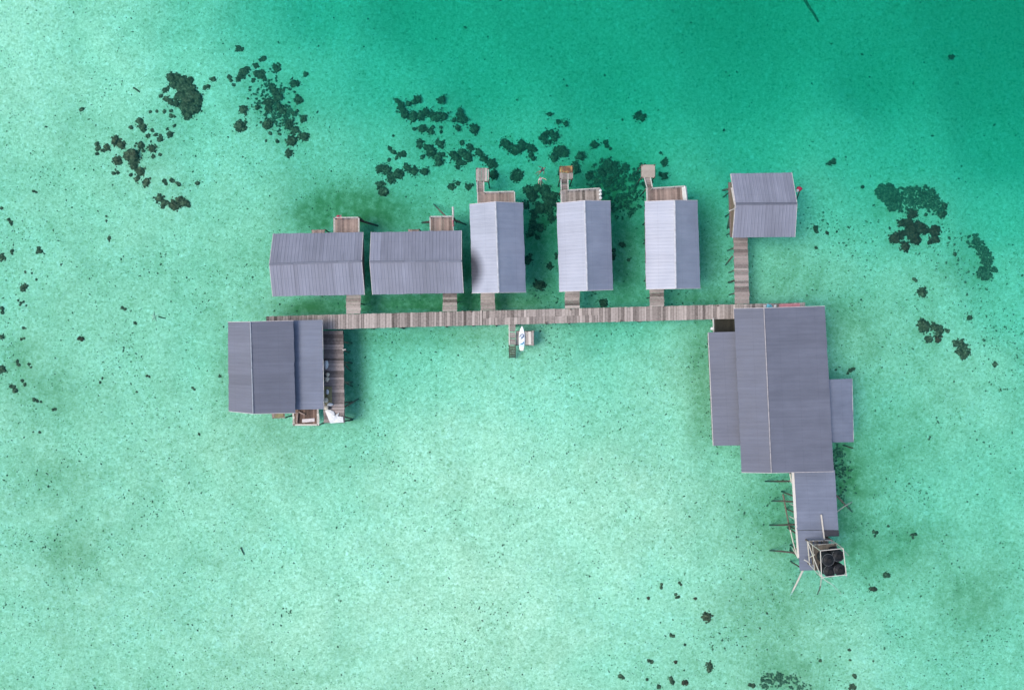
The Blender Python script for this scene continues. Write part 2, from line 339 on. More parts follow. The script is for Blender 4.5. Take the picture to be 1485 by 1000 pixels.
# ------------------------------------------------------------------ roofs and houses
def slope(mb, E0, E1, R1, R0, st=None, odd=(), stainfn=None, sag=.03, seed=0, rh=.011):
    L = (E1 - E0).length; nv = 14; nrm = (E1 - E0).cross(R0 - E0).normalized()
    if nrm.z < 0: nrm = -nrm
    W = (R0 - E0).length; us = []; s = 0.0; per = .42
    while s < L - per * .5:
        for off, hh in ((0, 0), (.29, 0), (.315, rh), (.385, rh)): us.append((s + off, hh))
        s += per
    us = [x for x in us if x[0] < L] + [(L, 0)]; o = len(mb.v)
    rnd = random.Random(seed); tones = [min(1, max(0, rnd.gauss(.5, .16))) for _ in range(200)]
    for j in range(nv + 1):
        v = j / nv
        for u, hh in us:
            t = u / L; p = lerp(lerp(E0, E1, t), lerp(R0, R1, t), v)
            dz = sag * noise.noise(Vector((u * .35 + seed, v * 2.2, seed * 1.7)))
            if j == 0: p = p + (E0 - R0).normalized() * (.05 * noise.noise(Vector((u * 1.2, seed, 5))) + .05 * (tones[int((u + .02) / 1.26) + 60] - .5) * 2)
            q = p + nrm * (hh + dz); mb.v.append(tuple(q))
            if st is not None: st.append(stainfn(q) if stainfn else 0.0)
    nu = len(us); ou = rnd.uniform(0, 50)
    for j in range(nv):
        for i in range(nu - 1):
            sh = int((us[i][0] + .02) / 1.26); tn = tones[sh]
            for a, b, tt in odd:
                if a <= us[i][0] / L < b: tn = tt
            u0, u1, v0, v1 = us[i][0] + ou, us[i + 1][0] + ou, j / nv * W + ou, (j + 1) / nv * W + ou
            mb.face((o + j * nu + i, o + j * nu + i + 1, o + (j + 1) * nu + i + 1, o + (j + 1) * nu + i), tn, [(u0, v0), (u1, v0), (u1, v1), (u0, v1)])
    k = nrm * .05                                           # timber under the sheets
    i = [lerp(E0, cen((E0, E1, R0, R1)), .01), lerp(E1, cen((E0, E1, R0, R1)), .01), R1, R0]
    top = [p - k for p in i]
    if (top[1] - top[0]).cross(top[3] - top[0]).z < 0: top.reverse()
    mb.slab(top, .07, .4)
    if st is not None: st += [0.0] * 8

def gable_house(name, label, E, Rg, ze, zr, zf, mat, cat='hut', group=None, inset=.62, odd=((), ()), stainfn=None, walls='wall', cap='trim', npile=(4, 3), seed=1, capw=.15):
    """E = photo corners (a0, a1, b1, b0) of the eaves, Rg = (r0, r1) ends of the ridge"""
    a0, a1, b1, b0 = [P(x, y, ze) for x, y in E]; r0, r1 = [P(x, y, zr) for x, y in Rg]
    c = cen((a0, a1, b0, b1)); root = thing(name, flat(c, zf), label, cat, group)
    mb = MB(); st = []
    rh = .022 if mat == 'roof_grey' else .011
    slope(mb, a0, a1, r1, r0, st, odd[0], stainfn, seed=seed, rh=rh); slope(mb, b0, b1, r1, r0, st, odd[1], None, seed=seed + 20, rh=rh)
    roof = mb.build('roof', M[mat], root, stain=st)
    cb = MB(); up = Vector((0, 0, .075)); n = 8
    for i in range(n):
        p, q = lerp(r0, r1, i / n), lerp(r0, r1, (i + .985) / n); j = Vector((0, 0, random.uniform(0, .02)))
        ua = (lerp(a0, a1, i / n) - p).normalized() * capw; ub = (lerp(b0, b1, i / n) - p).normalized() * capw
        o = [p + ua + up + j, q + ua + up + j, q + up * 1.5 + j, p + up * 1.5 + j, p + ub + up + j, q + ub + up + j]
        t = random.uniform(.3, .7); cb.add(o, [(0, 1, 2, 3), (3, 2, 5, 4)], t)
    cb.build('ridge_cap', M[cap], roof)
    dn = Vector((0, 0, -.10))
    for e, r in ((a0, r0), (b0, r0), (a1, r1), (b1, r1)):
        out = (r0 - r1).normalized() if r is r0 else (r1 - r0).normalized()
        tb = MB(); tb.beam(e + out * .03 + dn, r + out * .03 + dn, .05, .2, .5); tb.build('bargeboard', M['trim'], roof)
    # walls to the underside of the roof
    ins = [lerp(flat(p, 0), flat(c, 0), 0) for p in (a0, a1, b1, b0)]
    ax = (flat(a1, 0) - flat(a0, 0)).normalized(); ay = (flat(b0, 0) - flat(a0, 0)).normalized()
    A0, A1, B1, B0 = ins[0] + (ax + ay) * inset, ins[1] + (-ax + ay) * inset, ins[2] + (-ax - ay) * inset, ins[3] + (ax - ay) * inset
    Q0, Q1 = flat(r0, 0) + ax * inset, flat(r1, 0) - ax * inset
    rise = (zr - ze); hw = (flat(b0, 0) - flat(a0, 0)).length / 2; zw = ze + rise * inset / hw - .2; zq = zr - .2
    wb = MB(); vs = [flat(p, zf) for p in (A0, A1, B1, B0)] + [flat(p, zw) for p in (A0, A1, B1, B0)] + [flat(Q0, zq), flat(Q1, zq)]
    wb.add(vs, [(0, 1, 5, 4), (1, 2, 6, 9, 5), (2, 3, 7, 6), (3, 0, 4, 8, 7)], .5)
    wb.build('wall', M[walls], root)
    fb = MB(); e = .15; q = [flat(A0 - (ax + ay) * e, zf), flat(A1 + (ax - ay) * e, zf), flat(B1 + (ax + ay) * e, zf), flat(B0 + (-ax + ay) * e, zf)]
    if (q[1] - q[0]).cross(q[3] - q[0]).z < 0: q.reverse()
    fb.slab(q, .2, .3); fb.build('floor', M['deck_dark'], root)
    for i in range(npile[0]):
        for j in range(npile[1]):
            if 0 < i < npile[0] - 1 and 0 < j < npile[1] - 1: continue
            u, v = (i + .0) / (npile[0] - 1), j / (npile[1] - 1)
            pile(lerp(lerp(lerp(A0, A1, u), lerp(B0, B1, u), v), flat(c, 0), .2), zf - .2, root, r=.085, lean=(random.uniform(-.1, .1), random.uniform(-.1, .1)))
    return root
def lean_to(root, q, zs, mat, name='lean_to_roof', seed=3, wall=True, zf=1.8, inset=.4, rib='x', walls='wall'):
    """single pitch roof: q photo corners e0,e1 (low edge), r1,r0 (high edge)"""
    E0, E1 = P(*q[0], zs[0]), P(*q[1], zs[0]); R1, R0 = P(*q[2], zs[1]), P(*q[3], zs[1])
    mb = MB(); st = []; slope(mb, E0, E1, R1, R0, st, seed=seed); o = mb.build(name, M[mat], root, stain=st)
    tb = MB(); dn = Vector((0, 0, -.1)); out = (E0 - R0).normalized() * .03
    tb.beam(E0 + dn + out, E1 + dn + out, .05, .16, .5)
    tb.build('fascia', M['trim'], o)
    if wall:
        c = cen((E0, E1, R0, R1)); v = [lerp(p, c, .0) for p in (E0, E1, R1, R0)]
        ax = (flat(E1, 0) - flat(E0, 0)).normalized(); ay = (flat(R0, 0) - flat(E0, 0)).normalized()
        f = [flat(v[0], 0) + (ax + ay) * inset, flat(v[1], 0) + (-ax + ay) * inset, flat(v[2], 0) - ax * inset, flat(v[3], 0) + ax * inset]
        wb = MB(); wb.add([flat(p, zf) for p in f] + [flat(f[0], zs[0] - .12), flat(f[1], zs[0] - .12), flat(f[2], zs[1] - .14), flat(f[3], zs[1] - .14)],
                          [(0, 1, 5, 4), (1, 2, 6, 5), (2, 3, 7, 6), (3, 0, 4, 7)], .5)
        wb.build('lean_to_wall', M[walls], root)
        fb = MB(); q2 = [flat(p, zf) for p in f]
        if (q2[1] - q2[0]).cross(q2[3] - q2[0]).z < 0: q2.reverse()
        fb.slab(q2, .18, .3); fb.build('lean_to_floor', M['deck_dark'], root)
        for u in (.08, .5, .92): pile(lerp(lerp(f[0], f[1], u), lerp(f[3], f[2], u), .3), zf - .18, root, r=.09)
    return o

G1 = 'grey roofed huts along the boardwalk'; G2 = 'pale zinc roofed huts along the boardwalk'
hut1 = gable_house('stilt_hut', 'grey hut with patched pale roof sheets, its red cloth on the deck rail', ((396.5,338.7),(526.2,336.8),(528.2,427.2),(395.7,429.5)), ((390.8,383),(524,378.5)), 4.4, 5.8, 1.9, 'roof_grey', group=G1,
    odd=((), ((.03, .1, .75), (.12, .23, .85), (.3,.34,.7), (.7, .78, 1.0), (.84,.9,.35))), cap='roof_grey', seed=11)
hut2 = gable_house('stilt_hut', 'plain grey hut between the patched grey roof and the first white roof', ((538.4,336.5),(669,334.4),(671.7,424.5),(540.5,427)), ((536.5,379.4),(669,378.6)), 4.4, 5.7, 1.9, 'roof_grey', group=G1, cap='roof_grey', seed=23)
sp = P(686, 392, 5.2)
def soot(q):  # soft-edged darker blot near the left eave
    return .95 * min(1, 2.0 * max(0, 1 - (((q.x - sp.x + .7) / 2.3) ** 2 + ((q.y - sp.y) / 3.2) ** 2) ** .5)) if q.x < sp.x + 1.6 else 0.0
hut3 = gable_house('stilt_hut', 'white roofed hut with a dark soot stain on its left roof slope', ((681,296.5),(684.7,424.5),(762.7,423.3),(758.2,294.5)), ((719,292.7),(723.6,423.8)), 4.4, 6.4, 1.9, 'roof_zinc', group=G2, stainfn=soot, cap='ridge_pale', seed=31)
hut4 = gable_house('stilt_hut', 'pale roofed hut whose small swim platform is half rusty brown', ((807,295),(811,422.4),(889,419.6),(885,291.6)), ((848,291),(852,421)), 4.4, 6.4, 1.9, 'roof_zinc', group=G2, cap='ridge_pale', seed=47)
hut5 = gable_house('stilt_hut', 'pale roofed hut with a white sheet over its deck railing', ((935,292.4),(937,419),(1015.6,417.6),(1011.6,291)), ((978.6,290.6),(980.4,418)), 4.4, 6.4, 1.9, 'roof_zinc', group=G2, cap='ridge_pale', seed=59)
hut6 = gable_house('stilt_hut', 'grey hut standing alone at the end of a long footbridge', ((1060.2,251.8),(1148,250.2),(1152.6,343.4),(1063,344.5)), ((1067,295.5),(1155.6,295)), 4.4, 5.8, 1.9, 'roof_grey', group=G1, cap='roof_plum', npile=(3, 3), seed=67)

# decks on the sea side
def deck(root, q, z, mat='deck', pw=.3, rails=(), biggap=.0, rmat='rail'):
    W = [P(x, y, z) for x, y in q]; o = planks(W, z, M[mat], 'deck', root, pw, gap=.014, biggap=0)
    for a, b in ((0, 1), (3, 2)):
        mb = MB(); mb.beam(flat(W[a], z - .16) , flat(W[b], z - .16), .08, .16, .4); mb.build('bearer', M['pile'], o)
    for r in rails: railing([P(x, y, z + .95) for x, y in r], z, o, mat=rmat)
    for a in (0, 1): pile(W[a], z - .08, root, r=.09)
    return o
deck(hut1, ((483.5,315),(521,315),(521,341),(483.5,341)), 1.85, 'deck_red', .28, (((484.5,341),(484.5,315.5),(520,315),(520,341)),))
deck(hut2, ((623.5,314.5),(658,314.5),(658,339),(623.5,339)), 1.85, 'deck_red', .3, (((624,339),(623.5,314),(656.5,313.5),(657.5,339)),))
deck(hut3, ((693,279),(746,278.5),(747,300),(693,301)), 1.85, 'deck_red', .33, (((702.5,278.6),(746,277.4),(747,300)), ((692.5,279),(692.7,300))), .12)
deck(hut4, ((813.5,276),(870,273.5),(871,298),(813.5,299)), 1.85, 'deck', .3, (((824,275.6),(870.2,272.8),(871,297)), ((813.5,277),(813.8,298))))
deck(hut5, ((938.5,272),(994,270.5),(996,297),(939,298)), 1.85, 'deck_red', .3, (((946,272.8),(994,269.6)), ((938.2,272),(938.8,298)), ((994,269.6),(996.5,297))), .12)
# little back steps beside the grey huts
deck(hut1, ((452,333.5),(471,333),(471,341),(452,341)), 1.3, 'deck_red', .3)
deck(hut2, ((592,333),(608,332.5),(608,340),(592,340)), 1.3, 'deck_red', .3)
# long pole at the corner of a deck, and raked props that run down into the water
pole(P(656.8,300,2.7), P(657,316,2.75), .13, hut2, 'rail', 'rail_extension')
def prop(root, a, b, za, zb, r=.11, mat='pile'): return pole(P(*a, za), P(*b, zb), r, root, mat, 'raked_prop')
prop(hut1, (520,319), (548,327.5), 1.5, -1.7, .14); prop(hut2, (647,314), (629,296), 1.5, -1.9); prop(hut2, (626,321.5), (612,323), 1.4, -1.5, .15); prop(hut2, (655,318), (676,326), 1.4, -1.8, .13)
prop(hut6, (1064,272), (1048,276), 1.5, -2.2, .16); prop(hut6, (1062,300), (1054,334), 1.4, -2.6, .14); prop(hut6, (1066,310), (1058,330), 1.4, -2.2, .14)
pole(P(1057,306,5.0), P(1068,300.5,6.1), .05, hut6, 'rail', 'roof_rod')
gb = MB(); gb.beam(P(1061.0,272,4.75), P(1066.0,297,5.6), .22, .06, .5); gb.build('gable_board', M['rail'], hut6)

# swim platforms with their catwalks
def swim_platform(label, plat, cat_q, mat, rust=False, posts=()):
    z = 1.2; W = [P(x, y, z) for x, y in plat]; root = thing('swim_platform', flat(cen(W), z), label, 'platform', 'swim platforms behind the white huts')
    if mat == 'ply':
        mb = MB(); m1 = lerp(W[0], W[3], .5); m2 = lerp(W[1], W[2], .5)
        mb.slab([W[3], W[2], m2 + Vector((0, .02, 0)), m1 + Vector((0, .02, 0))], .06, .45); mb.slab([m1, m2, W[1], W[0]], .06, .55); mb.build('platform_top', M['ply'], root)
    elif rust:
        m1, m2 = lerp(W[0], W[3], .52), lerp(W[1], W[2], .52)
        tag(planks([W[0], W[1], m2, m1], z, M['rust'], 'platform_top', root, .3), 'rust brown stained half')
        planks([m1, m2, W[2], W[3]], z, M['deck'], 'platform_top', root, .3)
    else: planks(W, z, M[mat], 'platform_top', root, .42, rag=.08, biggap=.2)
    mb = MB()
    for a, b in ((0, 1), (1, 2), (2, 3), (3, 0)): mb.beam(flat(W[a], z - .14), flat(W[b], z - .14), .1, .12, .4)
    mb.build('platform_frame', M['pile'], root)
    for p in W: pile(lerp(p, cen(W), .06), z + random.uniform(.0, .35), root, r=.09)
    Q = [P(x, y, z + .25) for x, y in cat_q]
    o = planks([Q[0], Q[3], Q[2], Q[1]], z + .25, M['deck_dark'], 'catwalk', root, .28)
    for a, b in ((0, 3), (1, 2)):
        mb = MB(); mb.beam(flat(Q[a], z + .32), flat(Q[b], z + .32), .12, .14, .5); mb.build('side_rail', M['rail'], o)
    return root
def rust_mat():
    m, n, l, b = newmat('rusty_planks'); g = N(n, 'ShaderNodeNewGeometry'); f = noisef(n, l, g.outputs['Position'], 2.2, 5, .7)
    r = ramp(n, ((.35, (.07, .04, .03)), (.5, (.20, .10, .05)), (.62, (.42, .28, .10)), (.75, (.5, .42, .30)))); l.new(f, r.inputs[0]); l.new(r.outputs[0], b.inputs['Base Color']); b.inputs['Roughness'].default_value = .9
    return m
M['rust'] = rust_mat()
swim_platform('weathered plank swim platform with a notch in its right side', ((690.5,244),(709,244),(709,263.5),(690.5,263.5)), ((691.8,263.8),(701.6,263.8),(701.8,279),(692.2,279)), 'ply2' if False else 'deck')
swim_platform('swim platform with a dark rusty brown outer half', ((811.8,241),(830.6,241),(830.6,260),(811.8,260)), ((813.4,260.3),(823.4,260.3),(823.8,276),(813.8,276)), 'deck', True)
swim_platform('clean beige plywood swim platform beside the white sheet', ((930.2,239),(949.8,239),(949.8,257.6),(930.2,257.6)), ((934.2,258),(943,258),(946,272.4),(938,272.4)), 'ply')

# ------------------------------------------------------------------ boardwalk, footbridges, jetties
ZB = 1.7
def bw_y(px, lower): return (468.0 if lower else 448.3) + (px - 780) * (-7.2 / 400 - .0085)
bw = thing('boardwalk', P(780, 458, ZB), 'long grey plank boardwalk joining all the huts', 'boardwalk')
segs = [(386,560),(560,700),(700,870),(870,1040),(1040,1168)]
for i, (x0, x1) in enumerate(segs):
    yu = lambda x: 458.2 + (x - 400) * (438.6 - 458.2) / 766.0
    lo = lambda x: yu(x) + 21
    e = 0.1
    q = [P(x0 + e, lo(x0), ZB), P(x1 - e, lo(x1), ZB), P(x1 - e, yu(x1), ZB), P(x0 + e, yu(x0), ZB)]
    if i == 2:
        mid = [lerp(q[0], q[3], .5), lerp(q[1], q[2], .5)]
        planks([q[0], q[1], mid[1], mid[0]], ZB, M['deck'], 'planking', bw, .40, rag=.02, gap=.035, vary=.12)
        planks([mid[0], mid[1], q[2], q[3]], ZB, M['deck'], 'planking', bw, .40, rag=.02, gap=.035, vary=.12)
    else: planks(q, ZB, M['deck'], 'planking', bw, .34, rag=.03, gap=.035, vary=.12)
mb = MB()
for k in (.1, .3, .5, .7, .9):
    pts = [P(x, yu(x) + 21 * k, ZB - .17) for x in (387, 640, 900, 1166)]
    for a, b in zip(pts, pts[1:]): mb.beam(a, b, .34, .18, .1)
mb.build('bearer', M['pile'], bw)
for i in range(22):
    x = 395 + i * 36
    if x < 470: continue
    for k in (.06, .94): pile(P(x + random.uniform(-3, 3), yu(x) + 21 * k, ZB), ZB - .08 if random.random() < .75 else ZB + .25, bw, r=.12, lean=(random.uniform(-.25, .25), random.uniform(-.15, .15)))

def footbridge(label, q, n, mat='deck'):
    z = ZB + .03; W = [P(x, y, z) for x, y in q]                 # q: NW, NE, SE, SW
    root = thing('footbridge', flat(cen(W), z), label, 'footbridge', 'footbridges from boardwalk to huts')
    planks([W[0], W[3], W[2], W[1]], z, M[mat], 'planking', root, .36, rag=.04, gap=.02, biggap=.04)
    mb = MB()
    for k in (.12, .88): mb.beam(flat(lerp(W[0], W[1], k), z - .16), flat(lerp(W[3], W[2], k), z - .16), .1, .17, .4)
    mb.build('bearer', M['pile'], root)
    for i in range(n):
        t = (i + .5) / n
        for k in (.22, .85): pile(lerp(lerp(W[0], W[1], k), lerp(W[3], W[2], k), t), z - .08, root, r=.08)
    return root
def yb(x): return yu(x) - .3
footbridge('short footbridge to the hut with patched grey roof', ((502,424),(523,424),(523,yb(523)),(502,yb(502))), 1)
footbridge('short footbridge to the plain grey hut', ((641.8,421),(663,421),(663,yb(663)),(642,yb(642))), 1)
footbridge('short footbridge to the white hut with stained roof', ((697,420),(717.6,420),(718,yb(718)),(697,yb(697))), 1)
footbridge('short footbridge to the hut with rusty swim platform', ((819,418),(840.5,418),(841,yb(841)),(819.5,yb(819))), 1)
footbridge('short footbridge to the hut with white sheet on its deck', ((942,415),(963,415),(963,yb(963)),(942,yb(942))), 1)
fb6 = footbridge('long footbridge running out to the lone grey hut', ((1063.5,341),(1084,341),(1087,yb(1087)),(1066,yb(1066))), 3, 'deck_dark')
pole(P(1064,407,1.4), P(1056,409.5,-1.2), .12, fb6, 'pile', 'raked_prop'); pole(P(1062,372,1.4), P(1052,384,-1.6), .1, fb6, 'pile', 'raked_prop')

pier = thing('pier', P(483, 545, ZB), 'broad plank pier with wide dark gaps beside the left hall', 'pier')
W = [P(x, y, ZB - .05) for x, y in ((467,479.5),(497.6,479.5),(499.6,613),(469.5,613))]
planks([W[0], W[3], W[2], W[1]], ZB - .05, M['deck_dark'], 'planking', pier, .42, rag=.04, gap=.035, biggap=.1)
mb = MB()
for k in (.08, .25, .42, .58, .75, .92): mb.beam(flat(lerp(W[0], W[1], k), ZB - .22), flat(lerp(W[3], W[2], k), ZB - .22), .4, .18, .1)
mb.build('bearer', M['pile'], pier)
for t in (.12, .34, .56, .78, .98):
    for k in (.03, .97): pile(lerp(lerp(W[0], W[1], k), lerp(W[3], W[2], k), t), ZB - .13, pier, r=.12, lean=(.4 * (k > .5), -.2))
for (a, b) in (((497,508),(507,511)), ((498,526),(509,538)), ((498,553),(511,560)), ((499,590),(520,578)), ((499,604),(512,607))): prop(pier, a, b, 1.3, -1.3, .1)
mb = MB(); mb.tube([P(497,507.5,1.6), P(501.5,506.5,1.7)], .09, 6); mb.build('bollard_stub', M['rail'], pier)

jetty = thing('jetty', P(742, 485, 1.3), 'narrow jetty with steps going down into the lagoon', 'jetty')
W = [P(x, y, 1.5) for x, y in ((737.5,467.5),(747.6,467.5),(747.8,500.2),(738.2,500.2))]
planks([W[0], W[3], W[2], W[1]], 1.5, M['deck_dark'], 'planking', jetty, .3, biggap=.1)
mb = MB(); mb.beam(W[0] + Vector((.06, 0, .03)), W[3] + Vector((.06, 0, .03)), .12, .1, .8); mb.build('edge_board', M['pole'], jetty)
for i in range(7):
    z = 1.15 - i * .3; y = 501.5 + i * 2.5
    mb = MB(); mb.slab([P(738.8,y + 1.9,z), P(747.2,y + 1.9,z), P(747.2,y,z), P(738.8,y,z)], .05, random.uniform(.2, .6)); mb.build('step', M['deck_wet'], jetty)
mb = MB()
for x in (738.6, 747.4): mb.beam(P(x,500.2,1.2), P(x,519,-.95), .1, .16, .4)
mb.build('stringer', M['deck_wet'], jetty)
for x, y in ((738.5,472),(747,472),(738.5,498),(747.3,498)): pile(P(x, y, 1.5), 1.4, jetty, r=.09)
land = thing('landing', P(761, 490, 1.0), 'small low landing of pinkish planks under the paddleboard', 'platform')
W = [P(x, y, 1.0) for x, y in ((748.3,500.2),(775,500.2),(775,480),(748.3,480))]
planks(W, 1.0, M['deck'], 'planking', land, .36, rag=.1, biggap=.15)
mb = MB(); mb.beam(flat(W[0], .86), flat(W[1], .86), .1, .16); mb.beam(flat(W[3], .86), flat(W[2], .86), .1, .16); mb.build('bearer', M['pile'], land)
for p in W: pile(lerp(p, cen(W), .05), .92, land, r=.09)
mb = MB(); mb.slab([P(766.5,499.5,1.05), P(770.5,499.5,1.05), P(769.8,480.5,1.05), P(766.3,480.5,1.05)], .04, .9); tag(mb.build('loose_board', M['pink_board'] if 'pink_board' in M else M['pole'], land), 'pale pink board')

# paddleboard: rounded outline, thin deck pad and printed blue strokes
def board_mat():
    m, n, l, b = newmat('board_print'); uv = N(n, 'ShaderNodeUVMap'); uv.uv_map = 'UVMap'; sp_ = N(n, 'ShaderNodeSeparateXYZ'); l.new(uv.outputs[0], sp_.inputs[0])
    f = ramp(n, ((.0, (.80, .74, .60)), (.14, (.82, .80, .70)), (.2, (.55, .78, .86)), (.3, (.70, .84, .88)), (.42, (.82, .86, .88)), (1, (.83, .84, .86)))); l.new(sp_.outputs[1], f.inputs[0])
    l.new(f.outputs[0], b.inputs['Base Color']); b.inputs['Roughness'].default_value = .3; return m
zb = 1.06; top = P(757, 472.6, zb + .12); bot = P(756.6, 508.2, zb + .12); L = (top - bot).length
pb = thing('paddleboard', P(756.8, 490, zb), 'white paddleboard with blue strokes lying across the landing', 'paddleboard')
mb = MB(); n = 26; ring = []
prof = [(.0, .22), (.03, .26), (.12, .32), (.3, .37), (.5, .385), (.68, .36), (.8, .29), (.9, .19), (.96, .10), (1, .015)]
def hw(t):
    for (a, x), (b, y) in zip(prof, prof[1:]):
        if a <= t <= b: return lerp(x, y, (t - a) / (b - a))
ax = (top - bot).normalized(); sx = Vector((ax.y, -ax.x, 0)); o0 = 0
for i in range(n + 1):
    t = i / n; c = lerp(bot, top, t); h = hw(t); rk = .10 * max(0, t - .75) * 4 * max(0, t - .75) * 4
    for k, (sxx, zz) in enumerate(((-.8, -.12), (-1, -.06), (-.85, 0), (0, .015), (.85, 0), (1, -.06), (.8, -.12))):
        mb.v.append(tuple(c + sx * (h * sxx) + Vector((0, 0, zz + rk))))
for i in range(n):
    for k in range(7):
        a, b = i * 7 + k, i * 7 + (k + 1) % 7; t0, t1 = i / n, (i + 1) / n
        mb.face((a, a + 7, b + 7, b), .5, [(k / 6, t0), (k / 6, t1), ((k + 1) / 6, t1), ((k + 1) / 6, t0)])
mb.face(tuple(range(7)), .5, [(0, 0)] * 7); mb.face(tuple(n * 7 + k for k in range(7))[::-1], .5, [(0, 1)] * 7)
mb.build('board', board_mat(), pb)
M['ink'] = plain('blue_print', (.03, .07, .16), .4, .2, 5); M['ink2'] = plain('light_blue_print', (.07, .24, .40), .4, .2, 5)
def stroke(pts, wd, mat):
    mb = MB(); vs = []
    for i, (u, t, s) in enumerate(pts):
        p = lerp(bot, top, t) + sx * u + Vector((0, 0, .022)); j = min(i, len(pts) - 2)
        q0 = lerp(bot, top, pts[j][1]) + sx * pts[j][0]; q1 = lerp(bot, top, pts[j + 1][1]) + sx * pts[j + 1][0]
        dd = (q1 - q0).normalized(); nn = Vector((-dd.y, dd.x, 0)) * wd * s / 2; vs += [p + nn, p - nn]
    vs += [v - Vector((0, 0, .012)) for v in vs]; k = len(pts) * 2
    fs = [(2 * i + 1, 2 * i + 3, 2 * i + 2, 2 * i) for i in range(len(pts) - 1)] + [(2 * i, 2 * i + 2, k + 2 * i + 2, k + 2 * i) for i in range(len(pts) - 1)] + [(2 * i + 3, 2 * i + 1, k + 2 * i + 1, k + 2 * i + 3) for i in range(len(pts) - 1)]
    mb.add(vs, fs); mb.build('printed_stroke', mat, pb)
stroke([(-.28,.55,.5),(-.22,.60,.8),(-.05,.66,1),(.15,.66,1),(.24,.61,1),(.16,.56,1),(.0,.50,.9),(-.16,.47,.5)], .14, M['ink'])
stroke([(.2,.37,.5),(.26,.33,1),(.1,.28,1.1),(-.1,.26,.8),(-.2,.25,.3)], .17, M['ink2'])
stroke([(-.12,.52,.6),(-.02,.57,.9),(.08,.60,.6)], .12, M['ink2'])

# ------------------------------------------------------------------ the hall at the left end
hallL = gable_house('stilt_hall', 'square grey hall with white ridge line beside the cluttered pier', ((330.4,467),(331.6,595.6),(428.4,598),(425.4,465)), ((363.4,466.6),(367.4,599.4)), 4.8, 6.1, 1.8, 'roof_plum', cat='hall', cap='ridge_pale', seed=71, capw=.065)
lean_to(hallL, ((467,463.6),(469.2,593),(426,593.6),(423.5,464.4)), (3.7, 4.1), 'roof_blue', seed=75, inset=.5)
W = [P(x, y, 1.5) for x, y in ((425.5,590),(461,590),(461,616.5),(425.5,616.5))]
wd = thing('wash_deck', flat(cen(W), 1.5), 'small cluttered wash deck edged with pale boards below the hall', 'deck')
planks([W[0], W[1], W[2], W[3]], 1.5, M['brown'], 'planking', wd, .3, gap=.012)
mb = MB(); 
for a, b in ((0, 3), (2, 1)): 
    for i in range(6):
        p, q = lerp(W[a], W[b], i / 6), lerp(W[a], W[b], (i + .9) / 6); j = Vector((random.uniform(-.08, .08), 0, .06)); mb.beam(p + j, q + j, random.uniform(.2, .32), .06, random.random())
mb.beam(W[3] + Vector((0, .08, .06)), W[2] + Vector((0, .08, .06)), .2, .06, .6); mb.build('edge_board', M['pole'], wd)
mb = MB(); mb.slab([P(438,612.5,1.62), P(456,611,1.62), P(456,606,1.62), P(438,607.5,1.62)], .05, .7); mb.build('pale_board', M['pinkwood'] if 'pinkwood' in M else M['trim'], wd)
mb = MB(); mb.beam(P(430,613,1.7), P(431.5,598,1.7), .22, .1, .6); mb.beam(P(433,597,1.68), P(442,601,1.68), .18, .1, .6); mb.build('brown_plank', M['deck_red'], wd)
for p in W[2:]: pile(p, 1.4, wd, r=.1)
W = [P(x, y, 1.2) for x, y in ((393,594),(413,594),(413,605.5),(395,606.5))]
st_ = thing('back_step', flat(cen(W), 1.2), 'small olive brown step peeking out below the hall roof', 'step')
planks([W[0], W[1], W[2], W[3]], 1.2, M['deck_red'], 'planking', st_, .4)
mb = MB(); mb.slab([P(397,606,1.28), P(411,604,1.28), P(411,598,1.28), P(402,599,1.28)], .05, .5); mb.build('mat', M['olive'], st_)
for p in (W[2], W[3]): pile(p, 1.1, st_, r=.09)

# things lying on the pier
def blanket(name, label, cat, poly, z, mat, amp=.12, th=.05, group=None, hang=None):
    W = [P(x, y, z) for x, y in poly]; c = cen(W); mb = MB(); n = len(W); rings = 5; sub = 4
    per = []
    for i in range(n):
        for k in range(sub): per.append(lerp(W[i], W[(i + 1) % n], k / sub))
    m = len(per); vs = [c + Vector((0, 0, amp))]
    for r in range(1, rings + 1):
        t = r / rings
        for p in per:
            q = lerp(c, p, t); q.z = z + amp * .5 * (1 - t) + amp * abs(noise.noise(Vector((q.x * 1.6, q.y * 1.6, z)))) * (1 - .6 * t)
            vs.append(q)
    fs = [(0, 1 + (k + 1) % m, 1 + k) for k in range(m)]
    for r in range(rings - 1):
        for k in range(m): fs.append((1 + r * m + k, 1 + r * m + (k + 1) % m, 1 + (r + 1) * m + (k + 1) % m, 1 + (r + 1) * m + k))
    b = len(vs); vs += [Vector(vs[1 + (rings - 1) * m + k]) - Vector((0, 0, th)) for k in range(m)]
    for k in range(m): fs.append((1 + (rings - 1) * m + k, 1 + (rings - 1) * m + (k + 1) % m, b + (k + 1) % m, b + k))
    fs.append(tuple(b + k for k in range(m)))
    if poly_ccw(W) is False: fs = [tuple(reversed(f)) for f in fs]
    mb.add(vs, fs); return tag(mb.build(name, mat, smooth=False), label, cat, group)
def poly_ccw(W): return sum((a.x * b.y - b.x * a.y) for a, b in zip(W, W[1:] + W[:1])) > 0
blanket('tarpaulin', 'torn white tarpaulin spread over the outer end of the pier', 'tarpaulin', ((471.2,594.8),(475,593.6),(479.6,594.2),(484,596.5),(486.2,601),(488.4,602.6),(489,599.5),(491.4,598),(490.6,602),(489.6,604.8),(493,605.8),(497.4,604),(498.2,612.2),(489,612.6),(479,613.6),(474.2,602)), ZB + .06, M['white'], .22)
blanket('mat', 'olive mat lying on the pier beside the lean-to roof', 'mat', ((469,560.5),(481.4,560),(481.4,586.4),(469,586.4)), ZB + .02, M['olive'], .05)
